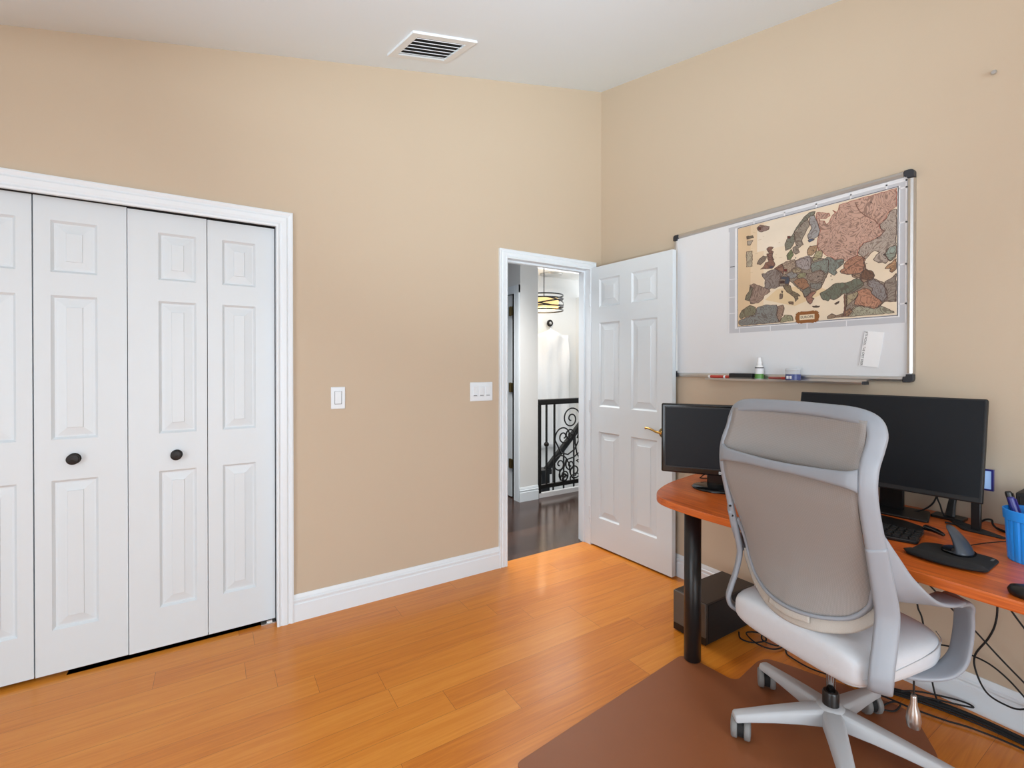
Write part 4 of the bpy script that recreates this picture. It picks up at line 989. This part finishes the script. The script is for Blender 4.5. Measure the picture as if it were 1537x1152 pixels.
obj('base_plate', prism([(0.004 + 0.048 * math.cos(a * 0.2618), -0.003 + 0.033 * math.sin(a * 0.2618)) for a in range(24)], 0.0, 0.004), 'black_gloss', ms)
obj('thumb_ledge', prism([(0.002 + 0.040 * math.cos(a * 0.2618), 0.018 + 0.026 * math.sin(a * 0.2618)) for a in range(24)], 0.001, 0.008), 'black_gloss', ms, bevel=0.003)

cup = thing('pencil_cup', 'bright blue ribbed plastic cup full of pens at the right edge of the desk', 'cup', (-0.40, -2.295, DZ))
rings = []; prof = [(0.052, 0.0), (0.0545, 0.003), (0.061, 0.122), (0.0645, 0.124), (0.066, 0.152), (0.063, 0.153), (0.058, 0.122), (0.050, 0.006)]
NN = 80
for k, (r, z) in enumerate(prof):
    ring = []
    for i in range(NN):
        a = 2 * math.pi * i / NN; rr = r
        if k in (1, 2): rr = r * (1 - 0.035 * (0.5 + 0.5 * math.cos(a * 20)) ** 3)
        ring.append((rr * math.cos(a), rr * math.sin(a), z))
    rings.append(ring)
obj('cup_wall', loft(rings), 'blue', cup, smooth=False)
for p in cup.children[0].data.polygons: p.use_smooth = False
def pen(label, base, tip, r, m, mcap, cat='pen', name='pen'):
    t = thing(name, label, cat, base); b = Vector(tip) - Vector(base)
    q = b.to_track_quat('Z', 'Y'); t.rotation_euler = q.to_euler(); L = b.length
    obj('barrel', lathe([(r * 0.4, 0.0), (r, 0.012), (r, L * 0.62)], 12), m, t)
    obj('cap', lathe([(r * 1.12, L * 0.62), (r * 1.12, L - 0.004), (r * 0.8, L)], 12), mcap, t)
    obj('clip', box(-0.002, 0.002, r * 1.1, r * 1.1 + 0.003, L * 0.68, L - 0.006), mcap, t)
cb_ = (-0.40, -2.295, DZ + 0.008)
pen('dark blue pen leaning left in the blue cup', (-0.385, -2.285, DZ + 0.008), (-0.375, -2.235, DZ + 0.195), 0.0075, 'purple', 'black')
pen('black and purple marker leaning left beside the dark blue pen', (-0.420, -2.300, DZ + 0.008), (-0.408, -2.247, DZ + 0.185), 0.008, 'purple', 'purple')
pen('red topped white pen standing upright in the blue cup', (-0.395, -2.310, DZ + 0.008), (-0.390, -2.280, DZ + 0.178), 0.007, 'paper', 'red')
pen('black pen standing at the back of the blue cup', (-0.372, -2.305, DZ + 0.008), (-0.360, -2.290, DZ + 0.178), 0.006, 'black', 'black')
pen('dark pen at the right side of the blue cup', (-0.410, -2.325, DZ + 0.008), (-0.395, -2.337, DZ + 0.185), 0.006, 'black', 'ink_grey')
pk = thing('wireless_mouse', 'round black wireless mouse at the front right edge of the desk', 'mouse', (-0.722, -2.350, DZ))
bm = lathe([(0.030, 0.0), (0.0345, 0.004), (0.036, 0.012), (0.032, 0.021), (0.020, 0.026), (0.004, 0.028)], 32); bmesh.ops.scale(bm, vec=(1.0, 1.25, 1), verts=bm.verts)
obj('shell', bm, 'black', pk, smooth=True)
obj('scroll_wheel', lathe([(0.006, -0.004), (0.006, 0.004)], 14, 'Y', M=Matrix.Translation((0.016, 0, 0.022))), 'rubber', pk)

# ------------------------------------------------------------------ floor items
ct_ = thing('computer_tower', 'dark computer tower on the floor behind the left desk leg', 'computer', (-0.32, -1.178, 0))
TX0, TX1, TYA, TYB, TH_ = -0.520, -0.120, -1.088, -1.272, 0.200
L_ = lambda bm: xform(bm, Matrix.Translation((0.32, 1.178, 0)))
obj('case', L_(box(TX0 + 0.010, TX1, TYB, TYA, 0.006, TH_)), 'tower', ct_, bevel=0.003)
obj('front_panel', L_(box(TX0, TX0 + 0.010, TYB + 0.001, TYA - 0.001, 0.040, TH_ - 0.001)), 'tower_front', ct_, bevel=0.003)
obj('kick_panel', L_(box(TX0 + 0.002, TX0 + 0.010, TYB + 0.001, TYA - 0.001, 0.006, 0.039)), 'black', ct_)
obj('side_panel', L_(box(TX0 + 0.02, TX1 - 0.005, TYB - 0.002, TYB, 0.012, TH_ - 0.008)), 'black_matte', ct_)
for x in (TX0 + 0.03, TX1 - 0.03):
    for y in (TYA - 0.03, TYB + 0.03): obj('rubber_foot', L_(lathe([(0.012, 0.0), (0.012, 0.007)], 12, M=Matrix.Translation((x, y, 0)))), 'rubber', ct_)

mt = [(-1.62, -1.346), (-0.672, -1.252), (-0.645, -1.300), (-0.628, -1.470), (-0.604, -1.489), (-0.418, -1.462), (-0.362, -1.474), (-0.325, -1.560), (-0.262, -1.75), (-0.215, -1.95), (-0.40, -2.08), (-0.56, -2.12), (-0.60, -2.40), (-1.72, -2.50)]
tag(obj('chair_mat', prism(round_poly(mt, [0.02, 0.02, 0.01, 0.012, 0.02, 0.03, 0.03, 0.02, 0.02, 0.05, 0.03, 0.03, 0.03, 0.03], 4), 0.0005, 0.004), 'mat', bevel=0.0012), 'brown translucent chair mat with lip lying under the office chair', 'chair mat')

ul = thing('fill_light_body', 'added lamp body around the unseen fill light left of the camera', 'lamp', (-3.3, -3.6, 0))  # prop added around the ceiling fill light, out of view
obj('base', lathe([(0.14, 0.0), (0.14, 0.012), (0.02, 0.022)], 32), 'black', ul, smooth=True)
obj('pole', lathe([(0.011, 0.02), (0.011, 0.64)], 12), 'black', ul, smooth=True)
obj('bowl', lathe([(0.03, 0.64), (0.12, 0.89), (0.18, 0.95), (0.175, 0.95), (0.11, 0.90), (0.03, 0.875)], 32), 'black', ul, smooth=True)

# ------------------------------------------------------------------ office chair (local x forward, y to the sitter's left)
ch = thing('office_chair', 'grey ergonomic office chair with mesh back at the desk', 'office chair', (-0.7305, -1.9007, 0.0), R(-10))
KS = Matrix.Translation((0, 0, 0.1056)) @ Matrix.Scale(0.92, 4)
def mir(p): return (p[0], -p[1], p[2], p[3], -p[4], p[5], *p[6:])
# back frame arch: right rail up, across the top, left rail down
FZ = [(0.60, -0.140), (0.70, -0.168), (0.80, -0.196), (0.90, -0.223), (0.97, -0.233), (1.03, -0.224), (1.08, -0.200)]
rail = [(f - 0.018, -0.264, z, 0.75, -0.66, 0, 0.050 + 0.045 * max(0, 0.85 - z), 0.022) for z, f in FZ]
cornr = [(-0.204, -0.262, 1.120, 0.72, -0.66, 0.12, 0.052, 0.024), (-0.198, -0.243, 1.153, 0.55, -0.50, 0.50, 0.050, 0.027), (-0.199, -0.190, 1.168, 0.38, -0.15, 0.85, 0.052, 0.030)]
topm = [(-0.197, -0.095, 1.174, 0.34, 0, 0.94, 0.046, 0.030), (-0.197, 0.0, 1.176, 0.34, 0, 0.94, 0.045, 0.030)]
half = rail + cornr + topm
arch = half + [mir(p) for p in half[-2::-1]]
obj('back_frame', ribbon(arch, 5, 16, 3.2), 'grey_frame', ch, smooth=True)
# crossbar under the headrest
cbp = [(-0.268, -0.248, 0.985, 0.15, 0, 1, 0.070, 0.016), (-0.276, -0.232, 0.985, 0.15, 0, 1, 0.056, 0.016), (-0.282, -0.205, 0.985, 0.15, 0, 1, 0.046, 0.016), (-0.289, -0.10, 0.985, 0.15, 0, 1, 0.034, 0.016), (-0.292, 0.0, 0.984, 0.15, 0, 1, 0.031, 0.016)]
obj('crossbar', ribbon(cbp + [mir(p) for p in cbp[-2::-1]], 6, 14, 3), 'grey_frame', ch, smooth=True)
def fz(z):
    t = FZ + [(1.12, -0.188), (1.18, -0.18)]
    for (z0, f0), (z1, f1) in zip(t, t[1:]):
        if z0 <= z <= z1: return f0 + (f1 - f0) * (z - z0) / (z1 - z0)
    return t[0][1] if z < t[0][0] else t[-1][1]
def grid(fn, nu, nv):
    bm = bmesh.new(); V = [[bm.verts.new(fn(i / nu, j / nv)) for i in range(nu + 1)] for j in range(nv + 1)]
    for j in range(nv):
        for i in range(nu): bm.faces.new((V[j][i], V[j][i + 1], V[j + 1][i + 1], V[j + 1][i]))
    return bm
def up_mesh(s, t):
    y = -0.249 + 0.498 * s; z = 0.985 + 0.172 * t; k = 1 - (y / 0.249) ** 2
    return (fz(z) - 0.037 + 0.030 * k * math.sin(math.pi * min(1, t * 0.5 + 0.35)), y * (1 - 0.03 * t), z)
BOT = [(-0.160, 0.226, 0.622), (-0.160, 0.214, 0.580), (-0.180, 0.168, 0.530), (-0.216, 0.085, 0.503), (-0.230, 0.0, 0.496)]
def bot_at(y):
    y = abs(y); pts = sorted((p[1], p[0], p[2]) for p in BOT)
    for a, b in zip(pts, pts[1:]):
        if a[0] <= y <= b[0]:
            t = (y - a[0]) / (b[0] - a[0]); return a[1] + (b[1] - a[1]) * t, a[2] + (b[2] - a[2]) * t
    return pts[-1][1], pts[-1][2]
def low_mesh(s, t):
    y0 = -0.226 + 0.452 * s; xb, zb = bot_at(y0); y1 = -0.248 + 0.496 * s
    z = zb + (0.978 - zb) * t; y = y0 + (y1 - y0) * t; k = max(0, 1 - (y / 0.247) ** 2)
    xs = fz(max(z, 0.6)) - 0.037 - 0.004 * k * math.sin(math.pi * t)
    e = (1 - t) ** 3
    return (xs * (1 - e) + xb * e - 0.004 * k, y, z)
for nm, fn, nv in (('headrest_mesh', up_mesh, 12), ('backrest_mesh', low_mesh, 30)):
    o = obj(nm, grid(fn, 24, nv), 'mesh', ch, smooth=True); sm = o.modifiers.new('thick', 'SOLIDIFY'); sm.thickness = 0.004
# inner loop round the lower mesh and the band under it
lp = [(-0.186, -0.252, 0.720, 0.75, -0.66, 0, 0.022, 0.014), (-0.166, -0.240, 0.665, 0.75, -0.66, 0, 0.024, 0.014)] + [(p[0], -p[1], p[2], 0.9, 0.0, -0.3, 0.020, 0.013) for p in BOT]
obj('lower_loop', ribbon(lp + [mir(p) for p in lp[-2::-1]], 5, 10, 3), 'grey_frame', ch, smooth=True)
bd = [(-0.150, -0.232, 0.604, 0.2, 0, 1, 0.030, 0.010), (-0.152, -0.217, 0.557, 0.2, 0, 1, 0.042, 0.010), (-0.174, -0.168, 0.507, 0.2, 0, 1, 0.045, 0.010), (-0.211, -0.085, 0.477, 0.2, 0, 1, 0.046, 0.010), (-0.225, 0.0, 0.469, 0.2, 0, 1, 0.046, 0.010)]
obj('lower_band', ribbon(bd + [mir(p) for p in bd[-2::-1]], 6, 10, 3), 'mesh_band', ch, smooth=True)
tab = [(-0.2265, -0.075, 0.488, 0.2, 0, 1, 0.022, 0.005), (-0.237, 0.0, 0.481, 0.2, 0, 1, 0.022, 0.005), (-0.2265, 0.075, 0.488, 0.2, 0, 1, 0.022, 0.005)]
obj('lumbar_tab', ribbon(tab, 6, 10, 5), 'mesh_band', ch, smooth=True)
for sgn in (1, -1):
    F = (lambda p: p) if sgn < 0 else mir
    leg = [(-0.211, -0.264, 0.79, 0.75, -0.66, 0, 0.055, 0.0235), (-0.186, -0.264, 0.70, 0.75, -0.66, 0, 0.059, 0.0235), (-0.172, -0.264, 0.65, 0.75, -0.66, 0, 0.061, 0.0235), (-0.159, -0.264, 0.60, 0.75, -0.66, 0, 0.0625, 0.0235), (-0.159, -0.265, 0.56, 0.75, -0.66, 0, 0.063, 0.022), (-0.174, -0.268, 0.50, 0.75, -0.66, 0, 0.063, 0.020), (-0.196, -0.273, 0.44, 0.75, -0.66, 0, 0.062, 0.020), (-0.205, -0.275, 0.402, 0.72, -0.68, 0, 0.061, 0.020), (-0.192, -0.266, 0.370, 0.60, -0.75, 0, 0.060, 0.020), (-0.14, -0.235, 0.346, 0.35, -0.9, 0, 0.066, 0.018), (-0.04, -0.185, 0.343, 0.2, -1, 0, 0.060, 0.018), (0.02, -0.12, 0.343, 0.2, -1, 0, 0.06, 0.018)]
    obj('back_leg', ribbon([F(p) for p in leg], 6, 16, 3.2), 'grey_frame', ch, smooth=True)
    arm = [(-0.214, -0.262, 0.820, 0.75, -0.66, 0, 0.050, 0.018), (-0.176, -0.274, 0.742, 0.70, -0.60, 0.35, 0.072, 0.018), (-0.134, -0.284, 0.668, 0.40, -0.65, 0.60, 0.094, 0.017), (-0.060, -0.297, 0.622, 0.10, -0.9, 0.36, 0.086, 0.016), (0.020, -0.303, 0.608, 0, -1, 0.08, 0.080, 0.016), (0.085, -0.304, 0.607, -0.15, -1, 0, 0.078, 0.016)]
    if sgn > 0:
        for i_, (dz_, sc_) in enumerate(((-0.060, 1), (-0.066, 0.9), (-0.060, 0.75), (-0.016, 0.9))): q_ = arm[i_]; arm[i_] = (*q_[:2], q_[2] + dz_, *q_[3:6], q_[6] * sc_, q_[7])
    obj('armrest', ribbon([F(p) for p in arm], 6, 16, 3.2), 'grey_frame', ch, smooth=True)
    post = [(0.07, -0.304, 0.599, -0.15, -1, 0, 0.070, 0.016), (0.125, -0.303, 0.596, -0.4, -0.9, 0, 0.076, 0.018), (0.158, -0.301, 0.570, -0.55, -0.83, 0, 0.080, 0.018), (0.166, -0.300, 0.515, -0.55, -0.83, 0, 0.082, 0.018), (0.158, -0.298, 0.450, -0.55, -0.83, 0, 0.082, 0.018), (0.142, -0.293, 0.398, -0.55, -0.83, 0, 0.080, 0.018), (0.100, -0.275, 0.360, -0.5, -0.85, 0, 0.074, 0.018), (0.030, -0.235, 0.346, -0.4, -0.9, 0, 0.064, 0.018), (-0.03, -0.17, 0.344, -0.4, -0.9, 0, 0.060, 0.018)]
    obj('arm_post', ribbon([F(p) for p in post], 6, 16, 3.2), 'grey_frame', ch, smooth=True)
    s = -1 if sgn < 0 else 1
    bm = box(-0.135, -0.090, s * 0.225, s * 0.248, 0.565, 0.640); la = obj('lumbar_adjuster', bm, 'grey_frame', ch, bevel=0.006)
    obj('adjuster_knob', lathe([(0.030, s * 0.226), (0.030, s * 0.246)], 20, 'Y', M=Matrix.Translation((-0.113, 0, 0.552))), 'grey_base', la)
    
    for z in ((0.775, 0.735) if s > 0 else ()): obj('bolt', lathe([(0.004, -0.001), (0.004, 0.004)], 10, 'X', M=Matrix.Translation((fz(z) - 0.043, s * 0.2445, z))), 'black', ch)
# seat cushion
prof = [(-0.238, 0.150, 0.027, 0.394), (-0.232, 0.205, 0.046, 0.395), (-0.215, 0.232, 0.057, 0.396), (-0.17, 0.252, 0.064, 0.397), (-0.08, 0.262, 0.067, 0.398), (0.02, 0.266, 0.067, 0.400), (0.10, 0.262, 0.067, 0.400), (0.155, 0.246, 0.062, 0.400), (0.190, 0.215, 0.053, 0.398), (0.208, 0.165, 0.038, 0.397), (0.213, 0.10, 0.019, 0.396)]
rings = []
for x, hw, hh, zc_ in smooth_path(prof, 3):
    ring = []
    for j in range(36):
        a = 2 * math.pi * (j + 0.5) / 36; c, s = math.cos(a), math.sin(a); e = 2 / 3.6
        ring.append((x, hw * math.copysign(abs(c) ** e, c), zc_ + hh * math.copysign(abs(s) ** e, s)))
    rings.append(ring)
obj('seat', loft(rings), 'leather', ch, smooth=True)
sm_ = [(x, hw + 0.0005, zz) for (x, hw, hh, zc_), zz in zip(prof[2:9], (0.385, 0.392, 0.405, 0.416, 0.424, 0.432, 0.436))]
for s in (1, -1): obj('seam', tube([(x, s * y, z) for x, y, z in sm_], 0.0014, 6, 4), 'grey_base', ch, smooth=True)
obj('seat_pan', prism(round_poly([(-0.19, -0.20), (0.16, -0.20), (0.16, 0.20), (-0.19, 0.20)], 0.06), 0.322, 0.342), 'grey_base', ch, bevel=0.004)
BX, BY = 0.061, 0.046
for c_ in list(ch.children):
    c_.data.transform(KS)
    for g_ in c_.children: g_.data.transform(KS)
lev0 = None
obj('tilt_mechanism', box(BX - 0.11, BX + 0.09, BY - 0.12, BY + 0.04, 0.365, 0.416), 'black_matte', ch, bevel=0.01)
MB = Matrix.Translation((BX, BY, 0))
obj('gas_lift', lathe([(0.014, 0.17), (0.014, 0.370)], 24, M=MB), 'chrome', ch, smooth=True)
gs = lathe([(0.025, 0.118), (0.025, 0.192), (0.022, 0.198), (0.0145, 0.198)], 28, M=MB); obj('lift_sleeve', gs, 'black', ch, bevel=0.001)
# height lever: a bulb shaped handle hanging on a thin rod
obj('height_lever', lathe([(0.006, 0.098), (0.018, 0.104), (0.021, 0.128), (0.018, 0.155), (0.010, 0.180), (0.0085, 0.205), (0.007, 0.212)], 20, M=Matrix.Translation((0.142, -0.178, 0))), 'alu', ch, smooth=True).data.transform(KS)
obj('lever_rod', lathe([(0.003, 0.205), (0.003, 0.345)], 10, M=Matrix.Translation((0.142, -0.178, 0))), 'black', ch).data.transform(KS)
# five star base
hub = obj('base_hub', lathe([(0.034, 0.085), (0.046, 0.095), (0.048, 0.125), (0.042, 0.146), (0.027, 0.152)], 32, M=MB), 'grey_base', ch, smooth=True)
for i in range(5):
    a = R(152 - 72 * i); c, s = math.cos(a), math.sin(a); rings = []
    for r, hw, zt, zb in ((0.015, 0.030, 0.148, 0.088), (0.05, 0.031, 0.146, 0.090), (0.12, 0.028, 0.136, 0.090), (0.20, 0.025, 0.123, 0.086), (0.27, 0.0225, 0.110, 0.080), (0.315, 0.0215, 0.102, 0.074), (0.322, 0.018, 0.098, 0.078)):
        sec = [(-hw, zb), (hw, zb), (hw, zt - 0.012), (hw * 0.72, zt - 0.002), (0, zt), (-hw * 0.72, zt - 0.002), (-hw, zt - 0.012)]
        rings.append([(BX + c * r - s * q, BY + s * r + c * q, z) for q, z in sec])
    lg = obj('base_leg', loft(rings), 'grey_base', ch, bevel=0.003)
    px, py = BX + c * 0.298, BY + s * 0.298; sw = R((40, 46, 70, 150, 20)[i])
    Mc = Matrix.Translation((px, py, 0.004)) @ Matrix.Rotation(sw, 4, 'Z') @ Matrix.Translation((0.012, 0, 0))
    cs = obj('caster', join(xform(lathe([(0.030, -0.010), (0.030, 0.010)], 24, 'Y'), Mc @ Matrix.Translation((0, 0, 0.036))), lathe([(0.006, 0.035), (0.006, 0.085)], 10, M=Matrix.Translation((px, py, 0)))), 'rubber', ch)
    for q in (1, -1):
        wl = lathe([(0.020, q * 0.010), (0.034, q * 0.011), (0.036, q * 0.014), (0.036, q * 0.026), (0.032, q * 0.031), (0.012, q * 0.033)], 28, 'Y'); xform(wl, Mc @ Matrix.Translation((0, 0, 0.036)))
        obj('wheel', wl, 'caster_grey', cs, smooth=True)

# ------------------------------------------------------------------ cords
def cord(name, label, pts, r=0.0032, group=None, extra=()):
    bm = tube(pts, r, 8, 6)
    for e in extra: tube(e, r, 8, 6, bm)
    return tag(obj(name, bm, 'rubber', smooth=True), label, 'cord', group)
DU = DZ - 0.03
cord('power_cable', 'black cord hanging straight down behind the chair armrest under the desk', [(-0.11, -1.93, DU), (-0.10, -1.929, 0.495), (-0.10, -1.929, 0.371), (-0.10, -1.944, 0.322), (-0.09, -1.958, 0.20), (-0.07, -1.97, 0.06), (-0.09, -1.99, 0.014)])
cord('power_cable', 'black cord hanging in a wide loop against the wall at the right edge', [(-0.08, -2.146, DU), (-0.06, -2.147, 0.47), (-0.06, -2.142, 0.383), (-0.06, -2.123, 0.318), (-0.06, -2.089, 0.242), (-0.06, -2.090, 0.184), (-0.06, -2.119, 0.119), (-0.06, -2.167, 0.102), (-0.06, -2.215, 0.115), (-0.06, -2.29, 0.20), (-0.07, -2.35, 0.45), (-0.10, -2.36, DU)])
cord('power_cable', 'upper black cord slanting down to the right behind the chair arm post', [(-0.12, -1.92, 0.52), (-0.10, -1.99, 0.44), (-0.09, -2.052, 0.375), (-0.09, -2.091, 0.346), (-0.09, -2.159, 0.278), (-0.09, -2.22, 0.222), (-0.09, -2.30, 0.15), (-0.10, -2.42, 0.06), (-0.12, -2.50, 0.006)])
cord('power_cable', 'lower black cord curving down to the right just above the baseboard', [(-0.06, -1.95, 0.21), (-0.05, -2.0, 0.228), (-0.05, -2.042, 0.232), (-0.05, -2.074, 0.230), (-0.05, -2.125, 0.222), (-0.05, -2.172, 0.194), (-0.05, -2.213, 0.154), (-0.05, -2.28, 0.085), (-0.06, -2.38, 0.02), (-0.08, -2.44, 0.006)])
cord('power_cable', 'short black cord dropping from the desk underside at the right edge of the photo', [(-0.13, -2.150, DU), (-0.12, -2.165, 0.56), (-0.12, -2.181, 0.494), (-0.12, -2.201, 0.458), (-0.12, -2.225, 0.423), (-0.12, -2.29, 0.33), (-0.14, -2.38, 0.18), (-0.16, -2.44, 0.006)])
cord('coiled_cable', 'tangled coil of black cord on the floor beside the computer tower', [(-0.276, -1.285, 0.006), (-0.321, -1.324, 0.006), (-0.309, -1.377, 0.010), (-0.239, -1.401, 0.012), (-0.201, -1.346, 0.008), (-0.262, -1.315, 0.012), (-0.311, -1.394, 0.016), (-0.281, -1.456, 0.010), (-0.197, -1.466, 0.008), (-0.155, -1.405, 0.014), (-0.20, -1.37, 0.020), (-0.27, -1.40, 0.022), (-0.25, -1.46, 0.018), (-0.18, -1.45, 0.02), (-0.15, -1.38, 0.012), (-0.08, -1.36, 0.006), (-0.04, -1.36, 0.006)], 0.0034)
cord('loose_cable', 'single black cord running along the floor from the coil to under the chair', [(-0.20, -1.475, 0.005), (-0.25, -1.50, 0.005), (-0.266, -1.535, 0.005), (-0.279, -1.614, 0.008), (-0.259, -1.684, 0.008), (-0.235, -1.76, 0.008), (-0.183, -1.857, 0.006)], 0.003)
b0 = [(-0.22, -1.74, 0.010), (-0.203, -1.772, 0.012), (-0.138, -1.874, 0.014), (-0.095, -1.974, 0.014), (-0.075, -2.048, 0.014), (-0.064, -2.12, 0.014), (-0.06, -2.22, 0.012), (-0.06, -2.42, 0.010)]
rn = random.Random(5)
for i, nm in enumerate(('thickest', 'middle', 'topmost', 'outermost')):
    dx, dz = ((0, 0), (-0.018, 0.001), (0.014, 0.0), (-0.034, 0.0))[i]
    pts = [(x + dx + rn.uniform(-0.0025, 0.0025), y, max(0.0055, z - 0.006 + dz + rn.uniform(-0.001, 0.002))) for x, y, z in b0]
    cord('bundled_cable', 'one of the black cords bundled along the floor below the baseboard behind the chair', pts, (0.0062, 0.0042, 0.0036, 0.0034)[i], 'bundled cords under the desk')
cord('looped_cable', 'flat black cord loop resting on the bundle against the white baseboard', [(-0.155, -1.891, 0.024), (-0.105, -1.936, 0.030), (-0.050, -2.019, 0.032), (-0.034, -2.062, 0.032), (-0.044, -2.080, 0.032), (-0.07, -2.048, 0.032), (-0.11, -1.981, 0.030), (-0.15, -1.92, 0.026)], 0.0034)
cord('loose_cable', 'thin black cord looping on the floor beside the chair column', [(-0.30, -1.80, 0.008), (-0.335, -1.84, 0.008), (-0.321, -1.873, 0.008), (-0.229, -1.890, 0.008), (-0.215, -1.914, 0.010), (-0.277, -1.917, 0.008), (-0.307, -1.889, 0.008)], 0.003)
cord('loose_cable', 'black cord swinging out along the floor in front of the bundle', [(-0.225, -1.84, 0.008), (-0.215, -1.868, 0.008), (-0.203, -1.948, 0.008), (-0.175, -2.038, 0.008), (-0.144, -2.103, 0.008), (-0.12, -2.22, 0.006), (-0.13, -2.40, 0.006)], 0.0034)
T_ = DZ + 0.004
cord('monitor_cable', 'black cable curving from the wide monitor down to its neck on the desk', [(-0.10, -1.985, 0.826), (-0.10, -1.985, 0.811), (-0.10, -1.971, 0.779), (-0.105, -1.945, 0.752), (-0.12, -1.915, T_), (-0.15, -1.90, T_)], 0.0028)
cord('monitor_cable', 'black cable dropping straight from the wide monitor to the small display foot', [(-0.10, -1.990, 0.826), (-0.10, -1.988, 0.809), (-0.10, -1.997, 0.783), (-0.103, -2.005, 0.756), (-0.11, -2.020, T_), (-0.10, -2.03, T_)], 0.0028)
cord('mouse_cable', 'thin black cord running from the vertical mouse across the desk', [(-0.485, -2.150, 0.752), (-0.46, -2.150, 0.747), (-0.404, -2.160, 0.7435), (-0.342, -2.178, 0.7435), (-0.285, -2.200, 0.7435), (-0.245, -2.215, 0.7435), (-0.16, -2.20, 0.7435), (-0.10, -2.15, 0.7435)], 0.0018)
cord('display_cable', 'black cable looping on the desk behind the slim post stand', [(-0.169, -2.030, T_), (-0.160, -2.070, T_), (-0.13, -2.10, T_), (-0.10, -2.114, 0.754), (-0.10, -2.125, 0.764), (-0.10, -2.139, 0.766), (-0.10, -2.143, 0.750), (-0.11, -2.16, T_), (-0.13, -2.19, T_)], 0.0032)
cord('monitor_cable', 'thin black cable behind the smaller monitor', [(-0.37, -1.22, 0.84), (-0.35, -1.16, 0.78), (-0.345, -1.12, 0.748), (-0.33, -1.12, T_), (-0.20, -1.20, T_), (-0.08, -1.30, T_)], 0.0025)
